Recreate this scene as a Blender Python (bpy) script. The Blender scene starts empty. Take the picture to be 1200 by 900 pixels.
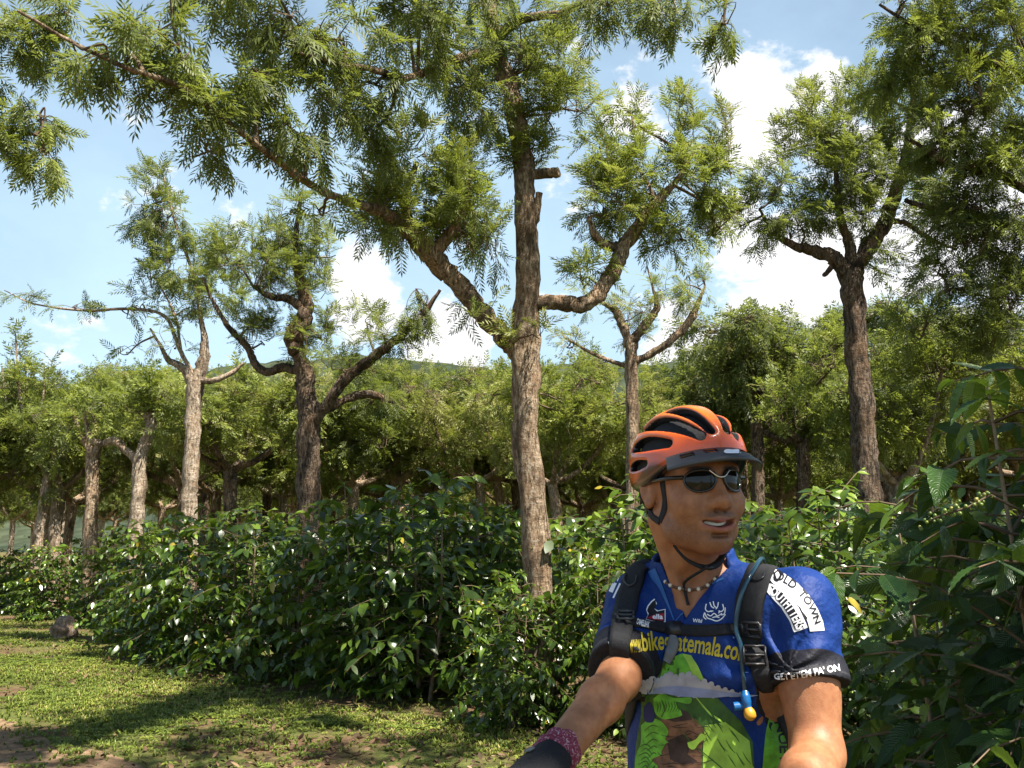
import bpy, bmesh, math
import numpy as np
from mathutils import Vector, Matrix
from mathutils.bvhtree import BVHTree

sc = bpy.context.scene
COL = sc.collection
PI = math.pi
R = np.random.RandomState(7)

# ------------------------------------------------------------------ camera
F = 1180.0                       # focal length in photo pixels (1200 wide)
CAM = np.array([0.0, 0.0, 1.5])
TH = math.radians(9.15)
CF = np.array([0, math.cos(TH), math.sin(TH)])
CU = np.array([0, -math.sin(TH), math.cos(TH)])
CR = np.array([1.0, 0, 0])


def ray(px, py):
    return CF + CR * ((px - 600.0) / F) + CU * ((450.0 - py) / F)


def P(px, py, Y):
    """world point seen at a photo pixel, at world depth Y"""
    d = ray(px, py)
    return CAM + d * (Y / d[1])


cam_d = bpy.data.cameras.new('camera')
cam = bpy.data.objects.new('camera', cam_d)
COL.objects.link(cam)
cam.location = CAM
cam.rotation_euler = (PI / 2 + TH, 0, 0)
cam_d.sensor_fit = 'HORIZONTAL'
cam_d.sensor_width = 36.0
cam_d.lens = 36.0 * F / 1200.0
cam_d.clip_start = 0.05
cam_d.clip_end = 3000
sc.camera = cam

# ------------------------------------------------------------------ object helpers


def tag(o, label=None, cat=None, group=None, kind=None):
    if label: o['label'] = label
    if cat: o['category'] = cat
    if group: o['group'] = group
    if kind: o['kind'] = kind
    return o


def empty(name, loc=(0, 0, 0), rz=0.0):
    o = bpy.data.objects.new(name, None)
    COL.objects.link(o)
    o.location = tuple(loc)
    o.rotation_euler = (0, 0, rz)
    o.empty_display_size = 0.1
    return o


def link(name, me, parent=None):
    o = bpy.data.objects.new(name, me)
    COL.objects.link(o)
    if parent is not None:
        o.parent = parent
    return o


def copy_tree(root, loc, rz=0.0, s=(1, 1, 1), label=None, group=None):
    r = root.copy()
    COL.objects.link(r)
    r.location = tuple(loc)
    r.rotation_euler = (0, 0, rz)
    r.scale = s
    if label: r['label'] = label
    if group: r['group'] = group
    for ch in list(root.children):
        c = ch.copy()
        COL.objects.link(c)
        c.parent = r
    return r


class MB:
    """collects geometry into one mesh: vertices, quads/tris, material index, uv, tint"""

    def __init__(s):
        s.V = []; s.F4 = []; s.F3 = []; s.n = 0
        s.m4 = []; s.m3 = []; s.UV = []; s.T = []

    def add(s, V, F, mat=0, uv=None, tint=0.5):
        V = np.asarray(V, float).reshape(-1, 3)
        F = np.asarray(F, int)
        s.V.append(V)
        s.UV.append(np.zeros((len(V), 2)) if uv is None else np.asarray(uv, float))
        s.T.append(np.full(len(V), tint) if np.isscalar(tint) else np.asarray(tint, float))
        if len(F):
            if F.shape[1] == 4:
                s.F4.append(F + s.n); s.m4.append(np.full(len(F), mat, int))
            else:
                s.F3.append(F + s.n); s.m3.append(np.full(len(F), mat, int))
        s.n += len(V)

    def build(s, name, mats, parent=None, smooth=True, offset=None):
        V = np.concatenate(s.V) if s.V else np.zeros((0, 3))
        if offset is not None: V = V - np.asarray(offset)
        UV = np.concatenate(s.UV); T = np.concatenate(s.T)
        F4 = np.concatenate(s.F4) if s.F4 else np.zeros((0, 4), int)
        F3 = np.concatenate(s.F3) if s.F3 else np.zeros((0, 3), int)
        me = bpy.data.meshes.new(name)
        me.vertices.add(len(V))
        me.vertices.foreach_set('co', V.astype(np.float32).ravel())
        nl = F4.size + F3.size
        me.loops.add(nl)
        li = np.concatenate([F4.ravel(), F3.ravel()]).astype(np.int32)
        me.loops.foreach_set('vertex_index', li)
        me.polygons.add(len(F4) + len(F3))
        ls = np.concatenate([np.arange(len(F4)) * 4, F4.size + np.arange(len(F3)) * 3]).astype(np.int32)
        me.polygons.foreach_set('loop_start', ls)
        if not isinstance(mats, (list, tuple)): mats = [mats]
        for m in mats: me.materials.append(m)
        mi = np.concatenate((s.m4 + s.m3) or [np.zeros(0, int)]).astype(np.int32)
        me.polygons.foreach_set('material_index', mi)
        me.polygons.foreach_set('use_smooth', np.full(len(mi), smooth))
        ul = me.uv_layers.new(name='uv')
        ul.data.foreach_set('uv', UV[li].astype(np.float32).ravel())
        at = me.attributes.new('tint', 'FLOAT', 'POINT')
        at.data.foreach_set('value', T.astype(np.float32))
        me.update(calc_edges=True)
        me.validate()
        return link(name, me, parent)


def nrm(v):
    v = np.asarray(v, float)
    return v / (np.linalg.norm(v, axis=-1, keepdims=True) + 1e-12)


def spline(pts, per=6):
    """Catmull-Rom through points (n, k)"""
    p = np.asarray(pts, float)
    if len(p) < 3:
        t = np.linspace(0, 1, per + 1)[:, None]
        return p[0] * (1 - t) + p[-1] * t
    q = np.vstack([2 * p[0] - p[1], p, 2 * p[-1] - p[-2]])
    out = []
    for i in range(len(p) - 1):
        a, b, c, d = q[i:i + 4]
        for t in np.linspace(0, 1, per, endpoint=False):
            out.append(0.5 * (2 * b + (c - a) * t + (2 * a - 5 * b + 4 * c - d) * t * t + (3 * b - a - 3 * c + d) * t ** 3))
    out.append(p[-1])
    return np.array(out)


def tube(mb, pts, rad, sides=8, mat=0, rough=0.0, rng=None, cap=True, tint=0.5):
    p = np.asarray(pts, float); n = len(p)
    rad = np.broadcast_to(np.asarray(rad, float), (n,))
    tg = nrm(np.gradient(p, axis=0))
    u = np.cross(tg[0], [0, 0, 1.0])
    if np.linalg.norm(u) < 0.1: u = np.cross(tg[0], [1.0, 0, 0])
    u = nrm(u)
    us = []
    for i in range(n):
        u = nrm(u - tg[i] * np.dot(u, tg[i])); us.append(u)
    us = np.array(us); vs = np.cross(tg, us)
    a = np.linspace(0, 2 * PI, sides, endpoint=False)
    rr = np.repeat(rad[:, None], sides, 1)
    if rough and rng is not None:
        z = np.linspace(0, n * 0.6, n)[:, None]
        ph = rng.rand(6) * 6.28
        rr = rr * (1 + rough * (0.6 * np.sin(3 * a + ph[0] + 0.9 * z) + 0.5 * np.sin(2 * a - 1.7 * z + ph[1]) + 0.45 * np.sin(5 * a + 2.3 * z + ph[2]) + 0.5 * rng.randn(n, sides)))
    V = p[:, None] + rr[..., None] * (np.cos(a)[None, :, None] * us[:, None] + np.sin(a)[None, :, None] * vs[:, None])
    i, j = np.meshgrid(np.arange(n - 1), np.arange(sides), indexing='ij')
    j2 = (j + 1) % sides
    Fq = np.stack([i * sides + j, i * sides + j2, (i + 1) * sides + j2, (i + 1) * sides + j], -1).reshape(-1, 4)
    L = np.concatenate([[0], np.cumsum(np.linalg.norm(np.diff(p, axis=0), axis=1))])
    uv = np.stack([np.repeat((a / 6.283)[None], n, 0), np.repeat(L[:, None], sides, 1)], -1).reshape(-1, 2)
    V = V.reshape(-1, 3)
    mb.add(V, Fq, mat, uv, tint)
    if cap:
        for k, r in ((0, -1), (n - 1, 1)):
            b = mb.n
            ring = V[k * sides:(k + 1) * sides]
            mb.add(np.vstack([ring, p[k:k + 1] + tg[k] * rad[k] * 0.15 * r]), np.stack([np.arange(sides), (np.arange(sides) + 1) % sides, np.full(sides, sides)], -1)[:, ::(1 if r > 0 else -1)], mat, None, tint)


def frames(d, up):
    """rotation matrices (n,3,3) with columns x=side, y=d, z=normal near up"""
    d = nrm(d); x = np.cross(d, up)
    bad = np.linalg.norm(x, axis=1) < 1e-3
    x[bad] = [1, 0, 0]
    x = nrm(x); z = np.cross(x, d)
    return np.stack([x, d, z], -1)


def scatter(mb, tmpl, M, T, S, tint, mat=0):
    """template (V,F,uv) placed by rotations M, positions T, scales S, tints"""
    tv, tf, tu = tmpl
    n = len(T)
    if n == 0: return
    S = np.asarray(S, float)
    if S.ndim == 1: S = np.repeat(S[:, None], 3, 1)
    V = np.einsum('nij,nvj->nvi', M, tv[None] * S[:, None]) + T[:, None]
    k = len(tv)
    Fq = (tf[None] + (np.arange(n) * k)[:, None, None]).reshape(-1, tf.shape[1])
    mb.add(V.reshape(-1, 3), Fq, mat, np.tile(tu, (n, 1)), np.repeat(np.asarray(tint, float), k))


# ------------------------------------------------------------------ materials


def mat(name):
    m = bpy.data.materials.new(name)
    m.use_nodes = True
    nt = m.node_tree
    nt.nodes.clear()
    out = nt.nodes.new('ShaderNodeOutputMaterial')
    return m, nt, out


def N(nt, typ, **kw):
    n = nt.nodes.new(typ)
    for k, v in kw.items():
        if k.startswith('i_'):
            key = k[2:].replace('_', ' ')
            key = int(key) if key.isdigit() else key
            n.inputs[key].default_value = v
        else:
            setattr(n, k, v)
    return n


def ramp(nt, fac, stops, interp='LINEAR'):
    r = nt.nodes.new('ShaderNodeValToRGB')
    r.color_ramp.interpolation = interp
    e = r.color_ramp.elements
    while len(e) < len(stops): e.new(0.5)
    for k, (p, c) in enumerate(stops):
        e[k].position = p
        e[k].color = (*c, 1) if len(c) == 3 else c
    nt.links.new(fac, r.inputs[0])
    return r.outputs[0]


def mix(nt, fac, a, b, blend='MIX'):
    m = nt.nodes.new('ShaderNodeMix')
    m.data_type = 'RGBA'; m.blend_type = blend
    for s, v in ((m.inputs[0], fac), (m.inputs[6], a), (m.inputs[7], b)):
        if isinstance(v, (float, int)): s.default_value = v
        elif isinstance(v, tuple): s.default_value = (*v, 1) if len(v) == 3 else v
        else: nt.links.new(v, s)
    return m.outputs[2]


def simple(name, col, rough=0.5, spec=0.5, metal=0.0, bump=0.0, bscale=200.0, var=0.0, sheen=0.0, vscale=None):
    m, nt, out = mat(name)
    b = N(nt, 'ShaderNodeBsdfPrincipled', i_Roughness=rough, i_Metallic=metal)
    b.inputs['Base Color'].default_value = (*col, 1)
    b.inputs['Specular IOR Level'].default_value = spec
    if sheen: b.inputs['Sheen Weight'].default_value = sheen
    tc = N(nt, 'ShaderNodeTexCoord')
    if var:
        nz = N(nt, 'ShaderNodeTexNoise', i_Scale=vscale or bscale * 0.15, i_Detail=4.0)
        nt.links.new(tc.outputs['Object'], nz.inputs['Vector'])
        c = ramp(nt, nz.outputs[0], [(0.3, tuple(max(0, x * (1 - var)) for x in col)), (0.7, tuple(min(1, x * (1 + var)) for x in col))])
        nt.links.new(c, b.inputs['Base Color'])
    if bump:
        nz = N(nt, 'ShaderNodeTexNoise', i_Scale=bscale, i_Detail=3.0)
        nt.links.new(tc.outputs['Object'], nz.inputs['Vector'])
        bp = N(nt, 'ShaderNodeBump', i_Strength=bump, i_Distance=0.01)
        nt.links.new(nz.outputs[0], bp.inputs['Height'])
        nt.links.new(bp.outputs[0], b.inputs['Normal'])
    nt.links.new(b.outputs[0], out.inputs[0])
    return m


def leaf_mat(name, stops, rough=0.4, spec=0.4, trans=0.3, tcol=(0.18, 0.3, 0.03), veins=False):
    m, nt, out = mat(name)
    at = N(nt, 'ShaderNodeAttribute', attribute_name='tint')
    c = ramp(nt, at.outputs['Fac'], stops)
    b = N(nt, 'ShaderNodeBsdfPrincipled', i_Roughness=rough)
    b.inputs['Specular IOR Level'].default_value = spec
    if veins:
        uv = N(nt, 'ShaderNodeUVMap', uv_map='uv')
        sx = N(nt, 'ShaderNodeSeparateXYZ')
        nt.links.new(uv.outputs[0], sx.inputs[0])
        ab = N(nt, 'ShaderNodeMath', operation='ABSOLUTE'); nt.links.new(sx.outputs[0], ab.inputs[0])
        ml = N(nt, 'ShaderNodeMath', operation='MULTIPLY_ADD', i_1=-0.16); nt.links.new(ab.outputs[0], ml.inputs[0]); nt.links.new(sx.outputs[1], ml.inputs[2])
        sn = N(nt, 'ShaderNodeMath', operation='MULTIPLY', i_1=68.0); nt.links.new(ml.outputs[0], sn.inputs[0])
        s2 = N(nt, 'ShaderNodeMath', operation='SINE'); nt.links.new(sn.outputs[0], s2.inputs[0])
        pw = N(nt, 'ShaderNodeMath', operation='ABSOLUTE'); nt.links.new(s2.outputs[0], pw.inputs[0])
        mid = N(nt, 'ShaderNodeMapRange', i_1=0.0, i_2=0.09, i_3=0.0, i_4=1.0); nt.links.new(ab.outputs[0], mid.inputs[0])
        hh = N(nt, 'ShaderNodeMath', operation='MULTIPLY'); nt.links.new(pw.outputs[0], hh.inputs[0]); nt.links.new(mid.outputs[0], hh.inputs[1])
        bp = N(nt, 'ShaderNodeBump', i_Strength=0.55, i_Distance=0.004)
        nt.links.new(hh.outputs[0], bp.inputs['Height']); nt.links.new(bp.outputs[0], b.inputs['Normal'])
        rb = N(nt, 'ShaderNodeMapRange', i_1=0.0, i_2=0.07, i_3=0.55, i_4=0.0); nt.links.new(ab.outputs[0], rb.inputs[0])
        c = mix(nt, rb.outputs[0], c, (0.09, 0.14, 0.035))
    nt.links.new(c, b.inputs['Base Color'])
    if trans:
        t = N(nt, 'ShaderNodeBsdfTranslucent')
        tcn = mix(nt, 0.5, c, tcol)
        nt.links.new(tcn, t.inputs['Color'])
        mx = N(nt, 'ShaderNodeMixShader', i_0=trans)
        nt.links.new(b.outputs[0], mx.inputs[1]); nt.links.new(t.outputs[0], mx.inputs[2])
        nt.links.new(mx.outputs[0], out.inputs[0])
    else:
        nt.links.new(b.outputs[0], out.inputs[0])
    return m


def bark_mat(name, dark, mid_, light, scale=1.0, lich=0.5, warm=(0.22, 0.13, 0.07)):
    m, nt, out = mat(name)
    tc = N(nt, 'ShaderNodeTexCoord')
    mp = N(nt, 'ShaderNodeMapping'); mp.inputs['Scale'].default_value = (1, 1, 0.28)
    m2 = N(nt, 'ShaderNodeMapping'); m2.inputs['Scale'].default_value = (1, 1, 1.6)
    nt.links.new(tc.outputs['Object'], mp.inputs[0]); nt.links.new(tc.outputs['Object'], m2.inputs[0])
    n1 = N(nt, 'ShaderNodeTexNoise', i_Scale=42.0 * scale, i_Detail=9.0, i_Roughness=0.72)
    n2 = N(nt, 'ShaderNodeTexNoise', i_Scale=4.0 * scale, i_Detail=6.0, i_Roughness=0.6)
    n3 = N(nt, 'ShaderNodeTexNoise', i_Scale=11.0 * scale, i_Detail=8.0, i_Roughness=0.7)
    n4 = N(nt, 'ShaderNodeTexNoise', i_Scale=7.0 * scale, i_Detail=5.0)
    for n in (n1, n4): nt.links.new(mp.outputs[0], n.inputs['Vector'])
    nt.links.new(tc.outputs['Object'], n2.inputs['Vector']); nt.links.new(m2.outputs[0], n3.inputs['Vector'])
    c = ramp(nt, n1.outputs[0], [(0.4, dark), (0.5, mid_), (0.61, light)])
    c = mix(nt, ramp(nt, n2.outputs[0], [(0.42, (0, 0, 0)), (0.6, (1, 1, 1))]), c, mix(nt, 0.45, c, warm))
    c = mix(nt, ramp(nt, n3.outputs[0], [(0.66 - 0.1 * lich, (0, 0, 0)), (0.7 - 0.1 * lich, (1, 1, 1))]), c, mix(nt, 0.6, c, (0.46, 0.41, 0.33)))
    c = mix(nt, ramp(nt, n4.outputs[0], [(0.4, (0.95, 0.95, 0.95)), (0.47, (0, 0, 0))]), c, mix(nt, 0.8, c, dark))
    b = N(nt, 'ShaderNodeBsdfPrincipled', i_Roughness=0.9)
    b.inputs['Specular IOR Level'].default_value = 0.15
    nt.links.new(c, b.inputs['Base Color'])
    ad = N(nt, 'ShaderNodeMath', operation='ADD'); nt.links.new(n1.outputs[0], ad.inputs[0]); nt.links.new(n3.outputs[0], ad.inputs[1])
    bp = N(nt, 'ShaderNodeBump', i_Strength=1.0, i_Distance=0.045)
    nt.links.new(ad.outputs[0], bp.inputs['Height']); nt.links.new(bp.outputs[0], b.inputs['Normal'])
    nt.links.new(b.outputs[0], out.inputs[0])
    return m


M = {}
M['bark'] = bark_mat('bark_brown', (0.07, 0.048, 0.03), (0.3, 0.215, 0.14), (0.52, 0.41, 0.29), 1.0, 0.7, (0.26, 0.15, 0.08))
M['bark_pale'] = bark_mat('bark_pale', (0.11, 0.08, 0.055), (0.36, 0.28, 0.2), (0.58, 0.49, 0.39), 0.9, 0.9, (0.3, 0.19, 0.11))
M['bark_dark'] = bark_mat('bark_dark', (0.025, 0.02, 0.016), (0.11, 0.08, 0.056), (0.26, 0.2, 0.15), 1.0, 0.25)
M['twig'] = simple('twig_bark', (0.12, 0.085, 0.055), 0.85, 0.2, var=0.4, bscale=60)
M['stem'] = simple('coffee_stem', (0.2, 0.15, 0.1), 0.85, 0.2, var=0.4, bscale=80)
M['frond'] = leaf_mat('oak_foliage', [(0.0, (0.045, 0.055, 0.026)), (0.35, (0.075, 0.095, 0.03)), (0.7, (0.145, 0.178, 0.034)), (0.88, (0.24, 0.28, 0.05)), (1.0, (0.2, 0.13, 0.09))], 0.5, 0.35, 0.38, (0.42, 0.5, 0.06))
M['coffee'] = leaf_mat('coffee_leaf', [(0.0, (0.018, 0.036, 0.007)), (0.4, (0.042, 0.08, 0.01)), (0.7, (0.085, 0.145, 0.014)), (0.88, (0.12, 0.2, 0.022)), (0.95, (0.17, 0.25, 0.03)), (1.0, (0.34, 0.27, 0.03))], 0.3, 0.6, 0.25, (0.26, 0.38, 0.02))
M['coffee_near'] = leaf_mat('coffee_leaf_veined', [(0.0, (0.012, 0.032, 0.009)), (0.5, (0.02, 0.055, 0.011)), (0.85, (0.06, 0.12, 0.014)), (1.0, (0.12, 0.19, 0.02))], 0.3, 0.4, 0.2, (0.25, 0.4, 0.03), veins=True)
M['broad'] = leaf_mat('broad_foliage', [(0.0, (0.045, 0.06, 0.018)), (0.5, (0.1, 0.12, 0.025)), (1.0, (0.2, 0.21, 0.04))], 0.36, 0.5, 0.33, (0.42, 0.46, 0.06))
M['grass'] = leaf_mat('grass_blades', [(0.0, (0.06, 0.085, 0.016)), (0.5, (0.14, 0.185, 0.028)), (0.85, (0.24, 0.26, 0.05)), (1.0, (0.34, 0.28, 0.11))], 0.5, 0.3, 0.25, (0.3, 0.38, 0.05))
M['litter'] = leaf_mat('dead_leaves', [(0.0, (0.04, 0.025, 0.016)), (0.6, (0.11, 0.065, 0.036)), (0.95, (0.2, 0.13, 0.075)), (1.0, (0.3, 0.22, 0.15))], 0.75, 0.2, 0.0)
# ------------------------------------------------------------------ world, sun, view
SUN_AZ = np.array([0.74, -0.67]); SUN_AZ = SUN_AZ / np.linalg.norm(SUN_AZ)
SUN_EL = math.radians(61)
SUN = np.array([SUN_AZ[0] * math.cos(SUN_EL), SUN_AZ[1] * math.cos(SUN_EL), math.sin(SUN_EL)])
world = bpy.data.worlds.new('World')
sc.world = world
world.use_nodes = True
nt = world.node_tree
nt.nodes.clear()
wo = N(nt, 'ShaderNodeOutputWorld')
bg = N(nt, 'ShaderNodeBackground', i_Strength=0.05)
sky = N(nt, 'ShaderNodeTexSky')
sky.sky_type = 'NISHITA'
sky.sun_disc = False
sky.sun_elevation = SUN_EL
sky.sun_rotation = math.atan2(SUN_AZ[0], SUN_AZ[1])
sky.altitude = 1500
sky.air_density = 1.0
sky.dust_density = 0.6
sky.ozone_density = 1.0
tc = N(nt, 'ShaderNodeTexCoord')
# cumulus: white patches of broken noise, thickest in the banks seen ahead
mpv = N(nt, 'ShaderNodeMapping'); mpv.inputs['Scale'].default_value = (1, 1, 1.6)
nt.links.new(tc.outputs['Generated'], mpv.inputs[0])
n1 = N(nt, 'ShaderNodeTexNoise', i_Scale=11.0, i_Detail=9.0, i_Roughness=0.6); nt.links.new(mpv.outputs[0], n1.inputs['Vector'])
acc = None
for px, py, rad, wgt in ((870, 95, 0.06, 0.32), (740, 135, 0.055, 0.32), (970, 85, 0.04, .3), (900, 150, 0.07, .3), (930, 320, 0.11, 0.4), (1010, 220, .1, .36), (1150, 270, 0.14, 0.36), (770, 385, 0.07, 0.34), (525, 400, 0.065, 0.36), (420, 365, 0.06, 0.33), (340, 240, 0.09, 0.12), (60, 460, 0.10, 0.2), (240, 330, 0.12, 0.1)):
    d = nrm(ray(px, py))
    vd = N(nt, 'ShaderNodeVectorMath', operation='DISTANCE'); vd.inputs[1].default_value = tuple(d)
    nt.links.new(tc.outputs['Generated'], vd.inputs[0])
    mr = N(nt, 'ShaderNodeMapRange', i_1=0.0, i_2=rad * 1.35, i_3=wgt, i_4=0.0); mr.interpolation_type = 'SMOOTHSTEP'
    nt.links.new(vd.outputs['Value'], mr.inputs[0])
    if acc is None: acc = mr.outputs[0]
    else:
        mm = N(nt, 'ShaderNodeMath', operation='SMOOTH_MAX', i_2=0.1)
        nt.links.new(acc, mm.inputs[0]); nt.links.new(mr.outputs[0], mm.inputs[1]); acc = mm.outputs[0]
ad = N(nt, 'ShaderNodeMath', operation='ADD'); nt.links.new(n1.outputs[0], ad.inputs[0]); nt.links.new(acc, ad.inputs[1])
mk = N(nt, 'ShaderNodeMapRange', i_1=0.66, i_2=0.78, i_3=0.0, i_4=1.0); mk.interpolation_type = 'SMOOTHSTEP'
nt.links.new(ad.outputs[0], mk.inputs[0])
# thin veil of high haze cloud
n2 = N(nt, 'ShaderNodeTexNoise', i_Scale=2.2, i_Detail=6.0, i_Roughness=0.6); nt.links.new(mpv.outputs[0], n2.inputs['Vector'])
vl = N(nt, 'ShaderNodeMapRange', i_1=0.3, i_2=0.7, i_3=0.4, i_4=0.8); nt.links.new(n2.outputs[0], vl.inputs[0])
sz = N(nt, 'ShaderNodeSeparateXYZ'); nt.links.new(tc.outputs['Generated'], sz.inputs[0])
lowf = N(nt, 'ShaderNodeMapRange', i_1=0.0, i_2=0.62, i_3=0.36, i_4=-0.25); nt.links.new(sz.outputs[2], lowf.inputs[0])
vf = N(nt, 'ShaderNodeMath', operation='ADD'); vf.use_clamp = True; nt.links.new(vl.outputs[0], vf.inputs[0]); nt.links.new(lowf.outputs[0], vf.inputs[1])
hi = N(nt, 'ShaderNodeMapRange', i_1=0.52, i_2=0.75, i_3=1.0, i_4=0.08); hi.interpolation_type = 'SMOOTHSTEP'; nt.links.new(sz.outputs[2], hi.inputs[0])
vz = N(nt, 'ShaderNodeMath', operation='MULTIPLY'); nt.links.new(vf.outputs[0], vz.inputs[0]); nt.links.new(hi.outputs[0], vz.inputs[1])
base = mix(nt, vz.outputs[0], sky.outputs[0], (5.3, 7.3, 8.9))
cl = mix(nt, mk.outputs[0], base, (8.4, 8.4, 8.6))
nt.links.new(cl, bg.inputs[0])
nt.links.new(bg.outputs[0], wo.inputs[0])

sd = bpy.data.lights.new('sun', 'SUN')
sd.energy = 5.0
sd.angle = math.radians(0.55)
sd.color = (1.0, 0.93, 0.82)
so = bpy.data.objects.new('sun', sd)
COL.objects.link(so)
so.rotation_euler = Vector(SUN).to_track_quat('Z', 'Y').to_euler()
so.location = (8, -12, 20)

sc.view_settings.view_transform = 'Standard'
sc.view_settings.look = 'None'
sc.view_settings.exposure = 1.55
sc.view_settings.gamma = 1.0
sc.cycles.max_bounces = 6
sc.cycles.diffuse_bounces = 2
sc.cycles.glossy_bounces = 2
sc.cycles.transmission_bounces = 4
sc.cycles.transparent_max_bounces = 4
sc.cycles.use_denoising = True

# ------------------------------------------------------------------ ground, path, hill


def hedge_x(Y):
    """front edge of the coffee hedge, x by depth"""
    ys = [-20, 0, 3, 5, 6.5, 8.0, 9.0, 9.8, 10.6, 11.6, 14.0, 18.0, 22.0, 27.0, 40.0]
    xs = [12, 6.0, 3.4, 2.2, 1.2, 0.5, -0.3, -1.5, -2.4, -3.3, -5.2, -7.6, -10.0, -13.0, -20.0]
    return np.interp(Y, ys, xs)


m, nt, out = mat('plantation_ground')
tc = N(nt, 'ShaderNodeTexCoord')
n1 = N(nt, 'ShaderNodeTexNoise', i_Scale=0.9, i_Detail=6.0, i_Roughness=0.62)
n2 = N(nt, 'ShaderNodeTexNoise', i_Scale=14.0, i_Detail=8.0, i_Roughness=0.7)
n3 = N(nt, 'ShaderNodeTexNoise', i_Scale=60.0, i_Detail=5.0)
for n in (n1, n2, n3): nt.links.new(tc.outputs['Object'], n.inputs['Vector'])
soil = ramp(nt, n2.outputs[0], [(0.3, (0.05, 0.03, 0.018)), (0.5, (0.12, 0.075, 0.042)), (0.7, (0.2, 0.14, 0.085))])
green = ramp(nt, n2.outputs[0], [(0.3, (0.05, 0.06, 0.018)), (0.55, (0.1, 0.115, 0.03)), (0.75, (0.17, 0.15, 0.06))])
f = ramp(nt, n1.outputs[0], [(0.42, (0, 0, 0)), (0.58, (1, 1, 1))])
c = mix(nt, f, soil, green)
b = N(nt, 'ShaderNodeBsdfPrincipled', i_Roughness=0.95); b.inputs['Specular IOR Level'].default_value = 0.1
nt.links.new(c, b.inputs['Base Color'])
bp = N(nt, 'ShaderNodeBump', i_Strength=0.8, i_Distance=0.04)
ad = N(nt, 'ShaderNodeMath', operation='MULTIPLY_ADD', i_1=0.4); nt.links.new(n3.outputs[0], ad.inputs[0]); nt.links.new(n2.outputs[0], ad.inputs[2])
nt.links.new(ad.outputs[0], bp.inputs['Height']); nt.links.new(bp.outputs[0], b.inputs['Normal'])
nt.links.new(b.outputs[0], out.inputs[0])
M['ground'] = m

m, nt, out = mat('bare_earth')
tc = N(nt, 'ShaderNodeTexCoord')
n2 = N(nt, 'ShaderNodeTexNoise', i_Scale=9.0, i_Detail=9.0, i_Roughness=0.7)
n3 = N(nt, 'ShaderNodeTexNoise', i_Scale=70.0, i_Detail=5.0)
for n in (n2, n3): nt.links.new(tc.outputs['Object'], n.inputs['Vector'])
c = ramp(nt, n2.outputs[0], [(0.3, (0.1, 0.062, 0.034)), (0.5, (0.19, 0.125, 0.072)), (0.7, (0.27, 0.19, 0.12))])
b = N(nt, 'ShaderNodeBsdfPrincipled', i_Roughness=0.95); b.inputs['Specular IOR Level'].default_value = 0.1
nt.links.new(c, b.inputs['Base Color'])
bp = N(nt, 'ShaderNodeBump', i_Strength=0.35, i_Distance=0.015)
ad = N(nt, 'ShaderNodeMath', operation='MULTIPLY_ADD', i_1=0.5); nt.links.new(n3.outputs[0], ad.inputs[0]); nt.links.new(n2.outputs[0], ad.inputs[2])
nt.links.new(ad.outputs[0], bp.inputs['Height']); nt.links.new(bp.outputs[0], b.inputs['Normal'])
nt.links.new(b.outputs[0], out.inputs[0])
M['earth'] = m

mb = MB()
gx = np.array([-900, -300, -120, -60, -30, -15, -5, 0, 5, 15, 30, 60, 120, 300, 900.0]); gy = np.array([-300, -100, -40, -15, 0, 5, 10, 20, 30, 45, 70, 120, 250, 500, 1500.0])
gX, gY = np.meshgrid(gx, gy, indexing='ij')
V = np.stack([gX, gY, np.zeros_like(gX)], -1).reshape(-1, 3)
i, j = np.meshgrid(np.arange(len(gx) - 1), np.arange(len(gy) - 1), indexing='ij')
k = len(gy)
mb.add(V, np.stack([i * k + j, (i + 1) * k + j, (i + 1) * k + j + 1, i * k + j + 1], -1).reshape(-1, 4))
tag(mb.build('ground', M['ground']), kind='structure', label='grassy plantation ground with leaf litter', cat='ground')

# bare dirt track running along the grass verge
mb = MB()
ys = np.linspace(-12, 26, 120)
rg = np.random.RandomState(3)
wob = lambda a: 0.16 * np.sin(a * 1.9) + 0.1 * np.sin(a * 4.3 + 1) + 0.07 * np.sin(a * 9.1)
xr = np.interp(ys, [-12, 0, 5, 7, 9, 12, 16, 26], [1.2, -0.6, -1.9, -2.6, -4.2, -7.1, -10.4, -18]) + wob(ys) + rg.randn(120) * 0.04
xl = xr - 2.4 - 0.2 * np.sin(ys * 1.3)
V = np.concatenate([np.stack([xl, ys, np.full(120, .005)], 1), np.stack([(xl + xr) / 2, ys, np.full(120, .009)], 1), np.stack([xr, ys, np.full(120, .005)], 1)])
i = np.arange(119)
mb.add(V, np.concatenate([np.stack([i, i + 120, i + 121, i + 1], 1), np.stack([i + 120, i + 240, i + 241, i + 121], 1)]))
tag(mb.build('dirt_path', M['earth']), kind='structure', label='bare tan dirt track beside the grass', cat='path')

# wooded hill beyond the plantation
m, nt, out = mat('wooded_hillside')
tc = N(nt, 'ShaderNodeTexCoord')
v = N(nt, 'ShaderNodeTexVoronoi', i_Scale=0.16); n2 = N(nt, 'ShaderNodeTexNoise', i_Scale=0.03, i_Detail=8.0, i_Roughness=0.7); n3 = N(nt, 'ShaderNodeTexNoise', i_Scale=0.5, i_Detail=6.0)
for n in (v, n2, n3): nt.links.new(tc.outputs['Object'], n.inputs['Vector'])
c = ramp(nt, n2.outputs[0], [(0.3, (0.035, 0.05, 0.04)), (0.5, (0.05, 0.065, 0.042)), (0.7, (0.08, 0.095, 0.058))])
c = mix(nt, 0.5, c, ramp(nt, v.outputs['Distance'], [(0.0, (1, 1, 1)), (1.0, (0.3, 0.3, 0.3))]), 'MULTIPLY')
b = N(nt, 'ShaderNodeBsdfPrincipled', i_Roughness=1.0); b.inputs['Specular IOR Level'].default_value = 0.0
nt.links.new(c, b.inputs['Base Color'])
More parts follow.
